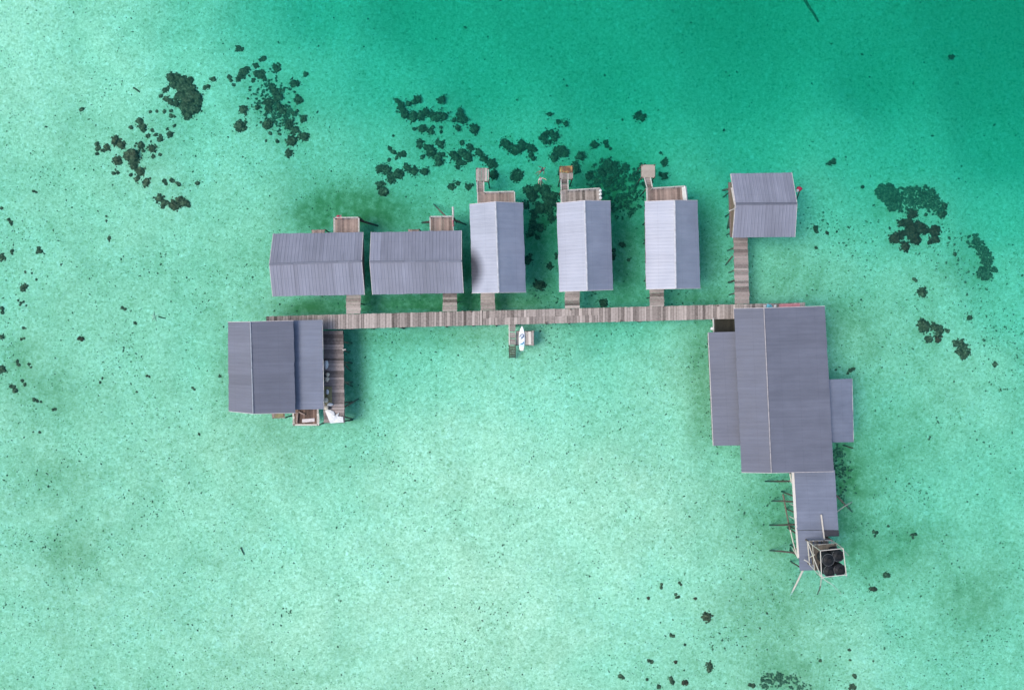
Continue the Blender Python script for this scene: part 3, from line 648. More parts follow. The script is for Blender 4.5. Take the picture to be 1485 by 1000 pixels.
def lump(name, label, cat, c, r, mat, sq=.7, group=None, z=ZB, seed=0):
    mb = MB(); p = P(*c, z); n, k = 10, 6; vs = []; fs = []
    for j in range(k + 1):
        th = math.pi * j / k
        for i in range(n):
            a = 2 * math.pi * i / n; dd = Vector((math.sin(th) * math.cos(a), math.sin(th) * math.sin(a), math.cos(th)))
            rr = 1 + .35 * noise.noise(dd * 1.6 + Vector((seed, c[0], c[1])))
            vs.append(p + Vector((dd.x * r[0] * rr, dd.y * r[1] * rr, dd.z * sq * min(r) * rr + sq * min(r) * .9)))
    for j in range(k):
        for i in range(n): fs.append((j * n + i, (j + 1) * n + i, (j + 1) * n + (i + 1) % n, j * n + (i + 1) % n))
    mb.add(vs, fs); return tag(mb.build(name, mat, smooth=True), label, cat, group)
lump('bundle', 'long white cloth bundle pushed against the lean-to eave', 'bundle', (473.6,528.5), (.32,.6), M['white'], seed=1)
lump('bundle', 'cream cloth bundle just below the long white one', 'bundle', (475.6,542.8), (.3,.26), M['cream'], seed=2)
lump('bundle', 'dull cream bundle between white bundles and olive mat', 'bundle', (474.8,549.4), (.3,.32), M['cream'], seed=3)
lump('shell', 'white clam shell lying in the middle of the olive mat', 'shell', (475,568), (.22,.34), M['white'], .5, z=ZB + .06, seed=4)
lump('float', 'round cream float on the lower part of the olive mat', 'float', (473.2,580), (.32,.32), M['cream'], z=ZB + .06, seed=5)
lump('shell', 'white clam shell on the lower right corner of the mat', 'shell', (478.6,586), (.4,.22), M['white'], .5, z=ZB + .06, seed=6)
lump('float', 'small cream float between the mat and the white tarpaulin', 'float', (473.6,590.4), (.3,.32), M['cream'], seed=7)
lump('sack', 'dark sack beside the small cream float near the tarpaulin', 'sack', (478,591), (.2,.22), M['panel'], seed=8)
lump('sack', 'dark sack between two cream bundles by the eave', 'sack', (472.6,545.5), (.22,.34), M['panel'], seed=9)

# cloths on railings
def draped(name, label, a, b, z, drop, mat, cat, over=.35):
    a, b = P(*a, z), P(*b, z); dd = (b - a).normalized(); nn = Vector((-dd.y, dd.x, 0)); mb = MB(); n = 6; vs = []
    prof_ = ((-over, -drop), (-.09, -.08), (0, .06), (.09, -.08), (over, -drop * .8))
    for i in range(n + 1):
        p = lerp(a, b, i / n)
        for u, zz in prof_: vs.append(p + nn * (u + .05 * noise.noise(Vector((i * .9, u * 3, p.x)))) + Vector((0, 0, zz)))
    fs = [(i * 5 + k, i * 5 + k + 1, (i + 1) * 5 + k + 1, (i + 1) * 5 + k) for i in range(n) for k in range(4)]
    m2 = len(vs); vs += [v - Vector((0, 0, .02)) for v in vs]; fs += [tuple(m2 + i for i in reversed(f)) for f in list(fs)]
    mb.add(vs, fs); return tag(mb.build(name, mat), label, cat)
draped('sheet', 'white sheet hung over the right rail of a deck', (993.6,270), (996,292), 2.86, .55, M['white'], 'sheet', .3)
draped('towel', 'red and pink towel on the deck rail of the patched hut', (487.5,314), (495,313.6), 2.86, .45, M['pink'], 'towel', .24)
draped('towel', 'pink towel on the right rail beside the long pole', (656.6,319), (657,328), 2.86, .4, M['pink'], 'towel', .12)
for i, y in enumerate((277, 282, 287.5)):
    lump('washing', ['white washing at the outer corner of the rail', 'white washing midway along the rail near the rusty platform', 'white washing on the rail next to the pale roof'][i], 'washing', (870.3 + i * .2, y), (.2, .22), M['white'], .8, 'white washing on the deck rail', 2.78, i + 20)
lump('red_bundle', 'dark red bundle resting on the pink towel', 'bundle', (490.5,313.4), (.16,.13), M['red'], .6, z=2.92, seed=41)
# red buoy hanging on a pole beside the lone hut
bo = thing('marker_pole', P(1155.8, 287, 1.2), 'dark pole with a red bag and white float beside the lone hut', 'pole')
pole(P(1155, 289, -2.4), P(1160, 275, 3.2), .09, bo, 'pile', 'pole')
o = lump('red_bag', '', '', (1158, 274.4), (.36, .3), M['red'], .7, z=2.9, seed=51); 
del o['label']
o.parent = bo; o.matrix_parent_inverse = Matrix.Translation(-bo.location)
o = lump('float', '', '', (1155.8, 276.8), (.17, .2), M['white'], .8, z=3.1, seed=52)
del o['label']
o.parent = bo; o.matrix_parent_inverse = Matrix.Translation(-bo.location)

# ------------------------------------------------------------------ the big hall at the right end
hallR = gable_house('stilt_hall', 'large grey hall with uneven roof slopes and two lean-to roofs', ((1064.5,447.5),(1075.3,684.3),(1209,683),(1196.3,444)), ((1107.7,446.7),(1118.5,685)), 5.0, 5.9, 1.8, 'roof_plum', cat='hall', cap='ridge_dull', npile=(6, 4), inset=1.3, seed=83, capw=.065)
tag(lean_to(hallR, ((1027.5,481.8),(1034.8,646),(1075,645.4),(1066,480.8)), (3.6, 4.3), 'roof_plum', seed=87), 'long narrow roof')
tag(lean_to(hallR, ((1235.6,548.8),(1237.6,640.6),(1204.6,641.4),(1200.6,550)), (3.8, 4.2), 'roof_blue', seed=89), 'short pale blue grey roof')
# right slope is a bluer sheet: give it its own mesh
# dark deck added between boardwalk and lean-to, standing in for shaded water
W = [P(x, y, .6) for x, y in ((1034,482),(1068,482),(1068,462),(1034,462))]
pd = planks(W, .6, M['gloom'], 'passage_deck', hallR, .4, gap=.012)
pole(P(1034.2,461,2.6), P(1035,484,2.6), .09, hallR, 'rail', 'passage_rail')
lump('float', 'pale float hanging by the rail near the narrow lean-to', 'float', (1032.5,476.5), (.25,.22), M['white'], .8, z=2.3, seed=61)
# the odds and ends behind the hall
blanket('fishing_net', 'turquoise fishing net heaped at the back of the boardwalk', 'net', ((1111.5,447),(1112,441),(1114,440),(1115,443),(1117,440.6),(1119,443),(1121.5,447)), ZB + .1, M['cyan'], .3)
lump('float', 'white float left of the turquoise net', 'float', (1108.5,444.3), (.2,.2), M['white'], .8, seed=62)
lump('float', 'white float right of the turquoise net', 'float', (1123.6,444), (.2,.2), M['white'], .8, seed=63)
blanket('red_cloth', 'dull red cloth spread along the boardwalk end', 'cloth', ((1130,447),(1130,441),(1142,440.4),(1154,440.2),(1160,440),(1160,446)), ZB + .06, M['redcloth'] if 'redcloth' in M else M['pink'], .08)

# ------------------------------------------------------------------ kitchen wing with the tank tower
kw = thing('kitchen_shed', P(1183, 750, 1.8), 'blue grey shed running from the large hall to the water tanks', 'shed')
zk = 4.2
def flatroof(name, q, z0, z1, mat, seed):
    E0, E1, R1, R0 = P(*q[0], z0), P(*q[1], z0), P(*q[2], z1), P(*q[3], z1)
    mb = MB(); st = []; slope(mb, E0, E1, R1, R0, st, seed=seed); return mb.build(name, M[mat], kw, stain=st)
flatroof('roof', ((1147,682),(1155.5,768),(1216,768),(1210.5,681)), 4.0, 4.25, 'roof_blue', 91)
flatroof('lower_roof', ((1155.3,768.6),(1160,827),(1199,825.5),(1195,768.6)), 3.92, 4.12, 'roof_blue', 93)
mb = MB(); mb.slab([P(1195.6,777.5,4.28), P(1217,777,4.28), P(1216.4,768.5,4.28), P(1195,768.5,4.28)], .08, .5); tag(mb.build('dark_roof_sheet', M['panel'], kw), 'dark sheet')
mb = MB(); q = [P(1152,690,1.8), P(1198,690,1.8), P(1203,818,1.8), P(1162,822,1.8)]; q.reverse(); mb.slab(q, .2, .3); mb.build('floor', M['deck_dark'], kw)
wb = MB(); f = [P(1158,692,1.8), P(1194,692,1.8), P(1199,766,1.8), P(1164,768,1.8)]
wb.add(f + [flat(p, 3.85) for p in f], [(0, 1, 5, 4), (1, 2, 6, 5), (2, 3, 7, 6), (3, 0, 4, 7)]); wb.build('wall', M['wall'], kw)
mb = MB(); mb.beam(P(1149.5,684,4.0), P(1153.5,750,3.98), .3, .12, .9); mb.beam(P(1153.5,750,3.98), P(1157.6,808,3.9), .22, .1, .8); mb.build('gutter_board', M['pole'], kw)
for (a, za, b, zb_) in (((1150.5,698),3.9,(1144.5,696),2.6),((1152,733),3.9,(1146,730),2.6),((1153,752),3.9,(1145,748),2.6),((1145.5,686),3.3,(1148,700),3.3),
                      ((1146,768),1.9,(1157,809),3.6),((1150,795),2.0,(1157.5,808.5),3.3)):
    pole(P(*a, za), P(*b, zb_), .07, kw, 'pole', 'brace')
for a, b, zb_ in (((1152,697),(1108,697.5),-1.6),((1150,727),(1119,726),-1.5),((1152,760),(1115,761),-1.5),((1152,801),(1113,797.5),-1.5)): prop(kw, a, b, 1.6, zb_, .11)
pole(P(1135.5,716,.2), P(1146,770,.5), .1, kw, 'pile', 'walk_pole')
mb = MB()
for (x, y) in ((1157,690),(1153,720),(1157,745),(1159,770),(1162,800),(1163,824),(1200,700),(1203,735),(1205,765),(1206,800)): pile(P(x, y, 1.7), 1.65, kw, r=.1, lean=(random.uniform(-.5, .1), 0))
pole(P(1164.5,826,3.0), P(1144.5,866,-1.6), .12, kw, 'pole', 'raked_prop'); 
pole(P(1213,742,1.4), P(1236,727,-.7), .06, kw, 'pole', 'brace'); prop(kw, (1213,718), (1236,742), 1.4, -1.7, .1)
pole(P(1191,745.5,4.35), P(1195.5,781,4.4), .10, kw, 'pole', 'roof_pole')
pile(P(1232,648,.0), .9, hallR, r=.09)

tw = thing('tank_tower', P(1198, 808, 0), 'pale timber scaffold tower carrying four black water tanks', 'tower')
zb0, zt0 = 4.55, 8.0
bc = [P(1170.8,784,zb0), P(1205.5,783,zb0), P(1210.5,817.5,zb0), P(1174.2,818.3,zb0)]
tc = [P(1189.6,798,zt0), P(1222.6,794.6,zt0), P(1227.2,832.6,zt0), P(1191.4,836.6,zt0)]
for i in range(4):
    pole(bc[i], tc[i] + (tc[i] - bc[i]) * .03, .06, tw, 'pole', 'post')
    mb = MB(); mb.tube([(bc[i].x, bc[i].y, bed(1195, 810) - .4), bc[i] + Vector((.05, 0, .2))], [.12, .1], 7, .6); mb.build('post_foot', M['pile'], tw)
for i in range(4):
    j = (i + 1) % 4
    mb = MB(); mb.beam(tc[i], tc[j], .07, .09, .6); mb.build('top_rail', M['pole'], tw)
    mb = MB(); mb.beam(bc[i], bc[j], .09, .12, .5); mb.build('bottom_rail', M['pole'], tw)
    m0, m1 = lerp(bc[i], tc[i], .42), lerp(bc[j], tc[j], .42); mb = MB(); mb.beam(m0, m1, .08, .1, .4); mb.build('middle_rail', M['pole'], tw)
for i in (3,):
    j = (i + 1) % 4
    pole(lerp(bc[i], bc[j], .3), lerp(tc[i], tc[j], .7) - Vector((0, 0, 1.6)), .06, tw, 'pole', 'brace'); pole(bc[j], lerp(bc[i], tc[i], .95), .06, tw, 'pole', 'brace')
zt = 6.1
fl = [lerp(bc[i], tc[i], (zt - zb0) / (zt0 - zb0)) for i in range(4)]
planks([fl[3], fl[2], fl[1], fl[0]], zt, M['deck_wet'], 'platform', tw, .3)
fl2 = [flat(p, zb0 + .1) for p in bc]
planks([fl2[3], fl2[2], fl2[1], fl2[0]], zb0 + .1, M['deck_wet'], 'lower_platform', tw, .25, gap=.1, drop=.3)
pole(P(1191.5,836.5,5.5), P(1207,847,4.6), .04, tw, 'pole', 'guy_pole'); pole(P(1207,847,4.6), P(1221,862,-.8), .035, tw, 'pole', 'guy_pole')
pole(P(1192,834,4.0), P(1190,849,.4), .06, tw, 'pole', 'brace'); prop(tw, (1190,849), (1185,862), .4, -1.3, .07)
pole(P(1222,796,7.4), P(1231,805,5.5), .05, tw, 'rail', 'pipe'); pole(P(1227,833,7.6), P(1228,836,6.2), .06, tw, 'rail', 'pipe')
pole(P(1166,811,4.8), P(1175,817,4.9), .07, tw, 'rail', 'brace')
tw_l = ['black water tank set lowest at the upper left, its lid ringed pale', 'black water tank at the upper right inside the tower', 'black water tank nearest the tall front left post', 'black water tank at the lower right overhanging the tower']
for i, ((x, y), zz, ht) in enumerate((((1202.4,812.3), zt, 1.75), ((1216.8,806), zt, 1.6), ((1204.4,828.6), zt, 1.6), ((1219.2,826.6), zt, 1.75))):
    p = P(x, y, zz + ht); root = thing('water_tank', flat(p, zz), tw_l[i], 'water tank', 'black water tanks on the tower'); r = .72
    mb = MB(); pr = [(r * .96, .02)]
    for k in range(6): pr += [(r, .06 + k * .2), (r, .17 + k * .2), (r * .965, .2 + k * .2)]
    pr += [(r, ht - .30), (r * .97, ht - .22), (r * .90, ht - .19), (r * .86, ht - .12), (r * .60, ht - .05), (r * .58, ht - .09), (r * .44, ht - .03), (r * .42, ht + .04)]
    mb.lathe(flat(p, zz + .01), [q for q in pr if q[1] < ht + .05][:], 28); o = mb.build('tank_body', M['black'], root)
    mb = MB(); mb.lathe(flat(p, zz + ht + .035), [(.27, 0), (.27, .06), (.23, .09), (.06, .10)], 20); mb.build('lid', M['lid'], root)
    if True:
        mb = MB(); a0 = random.uniform(2, 4); span = 6.2 if i == 0 else 5.0; zz_ = ht - .20
        mb.tube([flat(p, zz + zz_) + Vector((r * .99 * math.cos(a0 + span * k / 16), r * .99 * math.sin(a0 + span * k / 16), 0)) for k in range(17)], .022, 6); mb.build('rim', M['tank_ring'], root)
    mb = MB(); mb.tube([flat(p, zz + ht - .12) + Vector((-.46, .1, 0)), flat(p, zz + ht + .12) + Vector((-.46, .1, 0)), flat(p, zz + ht + .13) + Vector((-.62, .3, 0)), flat(p, zz + ht - .5) + Vector((-.68, .34, 0))], .03, 7); mb.build('inlet_pipe', M['panel'], root)

# ------------------------------------------------------------------ swimmers
def skin_body(name, nodes, edges, mat, parent):
    me = bpy.data.meshes.new(name); me.from_pydata([n_[0] for n_ in nodes], edges, [])
    o = bpy.data.objects.new(name, me); C.objects.link(o)
    md = o.modifiers.new('skin', 'SKIN'); sd = o.modifiers.new('sub', 'SUBSURF'); sd.levels = 2; sd.render_levels = 2
    for i, n_ in enumerate(nodes): me.skin_vertices[0].data[i].radius = (n_[1], n_[2] if len(n_) > 2 else n_[1])
    me.skin_vertices[0].data[0].use_root = True
    dg = bpy.context.evaluated_depsgraph_get(); ev = o.evaluated_get(dg); m2 = bpy.data.meshes.new_from_object(ev)
    bpy.data.objects.remove(o); m2.materials.clear(); m2.materials.append(mat)
    m2.polygons.foreach_set('use_smooth', [True] * len(m2.polygons))
    o = bpy.data.objects.new(name, m2); C.objects.link(o); o.parent = parent; return o
def swimmer(label, pos, rz, tilt, skin, shirtmat):
    root = thing('person', pos, label, 'person', 'swimmers behind the white huts'); root.rotation_euler = (tilt, 0, rz)
    # upright local frame: z up, facing -y, origin at the shoulders
    nd = [((0, 0, -.55), .15, .11), ((0, 0, -.3), .14, .10), ((0, 0, -.08), .17, .11), ((0, 0, .06), .06), ((0, -.01, .14), .055), ((0, -.02, .24), .085, .1), ((0, -.01, .33), .07, .08),
          ((-.19, 0, -.03), .065), ((-.36, -.16, -.10), .05), ((-.46, -.40, -.06), .036), ((-.49, -.50, -.05), .028),
          ((.19, 0, -.03), .065), ((.38, -.12, -.10), .05), ((.54, -.34, -.06), .036), ((.58, -.44, -.05), .028),
          ((-.10, 0, -.68), .09), ((-.14, -.14, -1.05), .06), ((-.15, .08, -1.42), .04), ((-.15, -.08, -1.5), .03),
          ((.10, 0, -.68), .09), ((.16, -.05, -1.08), .06), ((.18, .22, -1.40), .04), ((.18, .12, -1.5), .03)]
    ed = [(0, 1), (1, 2), (2, 3), (3, 4), (4, 5), (5, 6), (2, 7), (7, 8), (8, 9), (9, 10), (2, 11), (11, 12), (12, 13), (13, 14), (0, 15), (15, 16), (16, 17), (17, 18), (0, 19), (19, 20), (20, 21), (21, 22)]
    hands = []
    for s, w_ in ((-1, 10), (1, 14)):                            # five fingers on each hand
        bx, by, bz = nd[w_][0]
        for k, (a, ln) in enumerate(((-.030, .075), (-.010, .085), (.010, .08), (.028, .065))):
            i0 = len(nd); nd.append(((bx + a, by - .05, bz - .005), .011)); nd.append(((bx + a * 1.3, by - .05 - ln, bz - .02), .008)); ed += [(w_, i0), (i0, i0 + 1)]
        i0 = len(nd); nd.append(((bx - s * .05, by - .02, bz - .01), .011)); nd.append(((bx - s * .07, by - .07, bz - .02), .009)); ed += [(w_, i0), (i0, i0 + 1)]
    skin_body('body', nd, ed, skin, root)
    # shirt over the torso and upper arms
    sn = [((0, 0, -.52), .165, .125), ((0, 0, -.3), .155, .115), ((0, 0, -.08), .185, .125), ((0, 0, .02), .085), ((-.2, -.01, -.03), .08), ((-.30, -.10, -.07), .066), ((.2, -.01, -.03), .08), ((.31, -.08, -.07), .066)]
    skin_body('shirt', sn, [(0, 1), (1, 2), (2, 3), (2, 4), (4, 5), (2, 6), (6, 7)], shirtmat, root)
    skin_body('hair', [((0, .035, .33), .085, .08), ((0, .05, .24), .09, .085), ((0, .07, .14), .06)], [(0, 1), (1, 2)], M['hair'], root)
    return root
swimmer('person in a pale swim shirt treading water nearer the huts', P(783.6, 259, 0) + Vector((0, 0, .02)), R(25), R(-25), M['skin'], M['shirt'])
swimmer('person swimming low in the water farther from the huts', P(788.2, 244.5, 0) + Vector((0, 0, -.22)), R(-60), R(-50), M['tan_skin'], M['trunks'])

# ------------------------------------------------------------------ corals
exec_lists = {}
def reg(x0, y0, s, txt):
    out = []
    for tk in txt.split():
        a = tk.split(','); k = a[3] if len(a) > 3 else 'c'
        out.append((x0 + float(a[0]) / s, y0 + float(a[1]) / s, float(a[2]) / s, k))
    return out
CL = [
 ('the upper left reef trail', reg(100,50,3.7, '67,402,12 908,76,15 928,82,12 775,240,14 730,285,12 748,278,12 437,415,10 473,412,10 512,415,11 548,410,10 548,437,12 565,440,9 382,468,20 398,500,22 332,500,13 448,515,12 424,545,14 465,540,11 490,562,16 542,535,16 528,508,9 565,490,9 250,573,22,b 280,592,23,b 205,606,16,b 150,588,13 158,612,14 152,640,10 182,622,12 335,650,36,b 262,678,22,b 350,705,22 385,735,22 350,680,20 388,597,15 447,612,18,b 452,655,12 490,647,11 398,625,9 240,745,11 262,742,10 250,725,6 333,755,11 367,775,17 417,793,20,b 512,785,13 520,800,11 552,783,14 587,803,14 690,798,12 486,882,18 510,905,18 505,925,12 565,915,28,b 595,888,20,b 620,905,22,b 455,875,6 360,585,6 440,575,6')),
 ('the upper left reef block', reg(100,50,3.7, '550,235,22 580,235,22 610,245,22 650,248,18 600,285,30 640,290,34 670,330,36 690,350,26 640,350,36 600,330,28 560,270,24 620,390,30 660,400,32 690,400,20 515,300,18 495,332,14 520,345,16 545,362,18 575,370,16 640,435,22 540,215,8 700,370,14 530,300,10')),
 ('the reef under deep water', reg(100,50,3.7, '1045,130,14 1025,140,10 1000,168,15 940,200,24 920,222,18 905,240,15 862,232,14 870,250,10 884,272,12 1005,215,20 1030,225,22 1050,240,14 1115,182,18 1270,215,14 1205,262,20 1225,268,12 1085,285,16 1105,310,20 1125,335,20 1075,365,22 1050,365,12 1110,350,16 1130,390,18 1145,410,16 1230,350,17 935,405,20,b 1010,392,14 1075,400,15 918,490,24 910,510,16 935,500,16 1065,485,24,b 1180,485,22 1215,515,20 1265,548,22 1240,545,16 1195,572,24,b 1155,420,14 1205,425,12 1260,455,15 1080,532,11,b 1058,573,10,b 1118,575,12 1180,638,20,b 990,250,14 970,300,8 1130,535,9 1100,598,5 960,345,7 990,320,7 1150,300,8 1225,410,8 950,470,7')),
 ('the reef above grey roofs', reg(420,120,3.7125, '580,98,13 640,112,14 665,105,12 690,88,15 600,125,16 612,150,16 622,172,16 665,185,24 705,178,20 735,160,18 778,180,22 800,180,20 830,180,20 817,92,18 920,150,14 922,175,16 930,198,18 905,240,14 885,200,12 910,255,8 995,252,22 713,250,20 760,262,15 770,240,10 815,265,9 815,240,9 672,250,11 557,285,7 700,330,18 745,350,18 765,370,22 750,385,14 810,328,18 820,345,12 800,400,20 805,430,18 825,385,12 715,400,13 540,355,13 558,372,14 603,388,21 535,415,11 575,405,11 928,322,13 970,345,17 985,355,10 880,385,16 900,400,20 930,380,22 960,400,22 915,430,16 940,432,13 905,455,12 1020,378,16 1048,408,15 1060,425,12 1085,435,22 1105,440,12 485,462,18 505,460,18 525,468,20 545,500,16 545,520,18 585,492,25 605,490,14 630,455,16 650,470,16 670,475,20 728,478,18 485,552,16 510,545,8 505,590,25,b 870,562,16 905,542,13 965,560,15 1100,495,23')),
 ('the reef behind white huts', reg(420,120,3.7125, '1155,322,18 1170,335,20 1190,345,18 1215,360,24 1250,345,22 1270,340,16 1300,352,18 1320,362,12 1300,390,14 1310,408,12 1245,318,12 1215,490,16 1235,490,16 1200,510,14 1225,515,18 1210,480,8 1455,365,22 1470,380,16 1425,405,17 1400,168,12 1445,208,10 1370,290,16 1385,270,14 1410,265,14 1430,285,16 1425,305,14 1400,320,12 1375,320,14 1350,300,10') + reg(720,120,3.03, '305,180,11 272,172,10 622,143,14 638,153,13 285,296,17 255,328,15 300,310,14 270,310,12 370,322,15 345,365,13 350,380,13 432,273,13 480,262,11 485,278,9 500,290,7 740,350,13 735,362,9 722,308,7 490,365,26 465,395,18 515,380,20 500,395,16 567,372,15 440,435,12 405,410,12 492,440,16 740,410,13 720,400,9 605,405,10 520,410,14 545,395,9')),
 ('the lumps between white roofs', reg(720,120,3.03, '145,475,20 130,470,12 180,465,18 212,465,18 160,500,22 215,490,17 245,500,22 230,525,24 250,525,14 195,550,24 180,560,14 225,548,18 165,578,16 160,615,16 165,632,15 192,638,16 150,663,15 181,680,11 128,540,15 243,595,15 238,565,13 140,775,15 135,788,11 232,808,12 185,890,18 200,890,16 468,968,17 548,708,10 556,715,9 580,778,8 515,736,10 516,758,10 514,775,8 262,755,8 262,770,7')),
 ('the upper right brown reef', reg(1180,220,3.125, '445,287,22,r 400,325,16,r 425,320,16,r 440,345,26,r 425,365,18,r 485,345,24,r 500,355,18,r 470,330,16,r 460,395,24,r 445,380,22,r 370,392,22,r 360,400,16,r 395,375,16,r 415,433,20,r 545,358,23,r 548,395,18,r 560,402,11,r 525,412,11,r 580,283,16 592,246,13 508,285,9 490,635,17 495,650,10 455,578,9 465,585,7 490,780,20 505,792,20 495,800,18 545,795,16 560,800,18 575,808,14 565,825,14 522,848,16 562,852,14,r 605,812,11 645,870,14 665,868,16 680,885,14 660,905,15 690,912,16 675,925,13 707,752,12 822,963,11 640,463,9 615,392,7 638,420,5 105,362,5 60,368,8,r 8,345,12 12,362,9 10,435,7 70,55,8 88,48,9 95,38,6 222,160,8 165,990,9 180,984,8 345,347,6 100,988,5 945,560,5')),
 ('the far left flats', reg(0,270,4.347, '215,33,11 228,38,9 10,138,10 55,210,11 68,228,12 72,240,8 690,330,14 690,342,9 12,447,19 76,408,12,r 75,425,8 245,390,12 245,408,15,b 258,412,12 235,418,9 160,540,10 203,548,9 230,588,8 148,643,20,b 160,635,14 115,720,7 130,735,8 148,728,8 125,748,7 165,752,6 770,765,11 790,775,10 850,860,9 858,866,7 150,893,10 163,895,7 500,958,13,r 518,964,14,r 10,950,14 135,965,9 152,958,9 385,495,8 395,490,6 12,770,12 15,795,12 670,190,7 670,218,7') + reg(0,500,4.347, '12,155,18 110,105,12 118,125,13 185,122,12 198,138,12 215,152,7 95,290,16 85,265,14 70,260,12 140,225,11 158,250,12 215,345,12 235,352,10 258,358,8 335,407,9 350,405,10 250,550,9 210,548,6 928,195,9,r 942,200,8,r 1388,195,13 1215,270,8 1226,280,7 632,235,9 645,210,8 862,295,7 1255,562,8 152,582,6')),
 ('the lower right flats', reg(880,780,2.4545, '990,130,9 1000,131,9 943,180,9,r 953,181,9,r 355,277,15,b 365,455,10 364,468,9 195,165,6 194,176,6 258,158,5 264,165,5 245,200,6 255,208,6 248,212,5 315,213,7,r 148,213,6,r 228,344,6 237,348,6 150,435,7 160,440,7 245,440,7,r 48,490,8 57,496,7 228,500,8 234,512,8 273,513,8,r 283,514,8,r 185,528,8 143,502,5 508,520,8 520,522,9 883,490,7 870,526,8 880,530,8 760,435,6 865,398,5 948,437,4 866,433,4 570,267,4 545,320,4 278,378,5 420,392,3') + reg(1180,520,4.76, '1242,38,10 1258,38,11 968,158,7 1288,210,6 1292,218,6 803,540,8 795,555,8 585,395,7 270,70,11 255,85,10 235,100,10 155,75,6 628,95,5') + reg(1180,700,3.334, '290,235,9 303,240,9 296,255,7 360,208,6 475,250,9 490,248,9 480,265,7 620,280,5 628,292,5 742,90,5 170,805,7 175,855,5 196,928,9 200,938,8 185,985,12 175,992,9 190,975,8')),
 ('the deep top water', reg(1000,0,3.062, '1158,254,9 1168,252,9 152,578,5,r 625,718,7 640,710,8 645,722,6 608,728,4') ),
]
def coral_mesh(items, seed, fringe=True):
    mb = MB(); rnd = random.Random(seed)
    for (px, py, r, k) in items:
        z = bed(px, py); p = P(px, py, z); rr = r * K * 1.0 * (H - z) / H; hz = rr * rnd.uniform(.38, .6); sub = []
        n, m = (28, 8) if rr > .5 else (16, 5); an = rnd.uniform(0, 6.28); el = rnd.uniform(.82, 1.12); vs = []; fs = []
        o = Vector((rnd.uniform(0, 99), rnd.uniform(0, 99), 0))
        for j in range(m + 1):
            th = math.pi * .56 * j / m
            for i in range(n):
                a = 2 * math.pi * i / n; dd = Vector((math.sin(th) * math.cos(a), math.sin(th) * math.sin(a), math.cos(th)))
                f = 1 + .42 * noise.noise(dd * 1.5 + o) + .30 * noise.noise(dd * 3.9 + o) + .26 * noise.noise(dd * 8 + o)
                x, y = dd.x * rr * f * el, dd.y * rr * f / el
                vs.append((p.x + x * math.cos(an) - y * math.sin(an), p.y + x * math.sin(an) + y * math.cos(an), z + dd.z * hz * f))
        for j in range(m):
            for i in range(n): fs.append((j * n + i, (j + 1) * n + i, (j + 1) * n + (i + 1) % n, j * n + (i + 1) % n))
        mb.add(vs, fs)
        if fringe and rr > .35:                                     # knobs growing at the foot of the head
            for _ in range(rnd.randint(16, 30)):
                a = rnd.uniform(0, 6.28); q = rr * (.8 + .75 * rnd.random() ** 2); s = rnd.uniform(.05, .18)
                knob(mb, p + Vector((q * math.cos(a), q * math.sin(a), 0)), s, rnd)
    return mb
def knob(mb, c, s, rnd):
    vs = [c + Vector((0, 0, s * .8))]; n = 6
    for i in range(n): a = 2 * math.pi * i / n + rnd.uniform(-.3, .3); q = s * rnd.uniform(.7, 1.3); vs.append(c + Vector((q * math.cos(a), q * math.sin(a), s * .35)))
    for i in range(n): a = 2 * math.pi * i / n; vs.append(c + Vector((s * .8 * math.cos(a), s * .8 * math.sin(a), -s)))
    fs = [(0, 1 + i, 1 + (i + 1) % n) for i in range(n)] + [(1 + i, 1 + n + i, 1 + n + (i + 1) % n, 1 + (i + 1) % n) for i in range(n)]
    mb.add(vs, fs)
ALLC = []
def comps(items):
    par = list(range(len(items)))
    def f(i):
        while par[i] != i: i = par[i]
        return i
    for i in range(len(items)):
        for j in range(i):
            a, b = items[i], items[j]
            if math.hypot(a[0] - b[0], a[1] - b[1]) < (a[2] + b[2]) * .95: par[f(i)] = f(j)
    g = {}
    for i in range(len(items)): g.setdefault(f(i), []).append(items[i])
    return list(g.values())
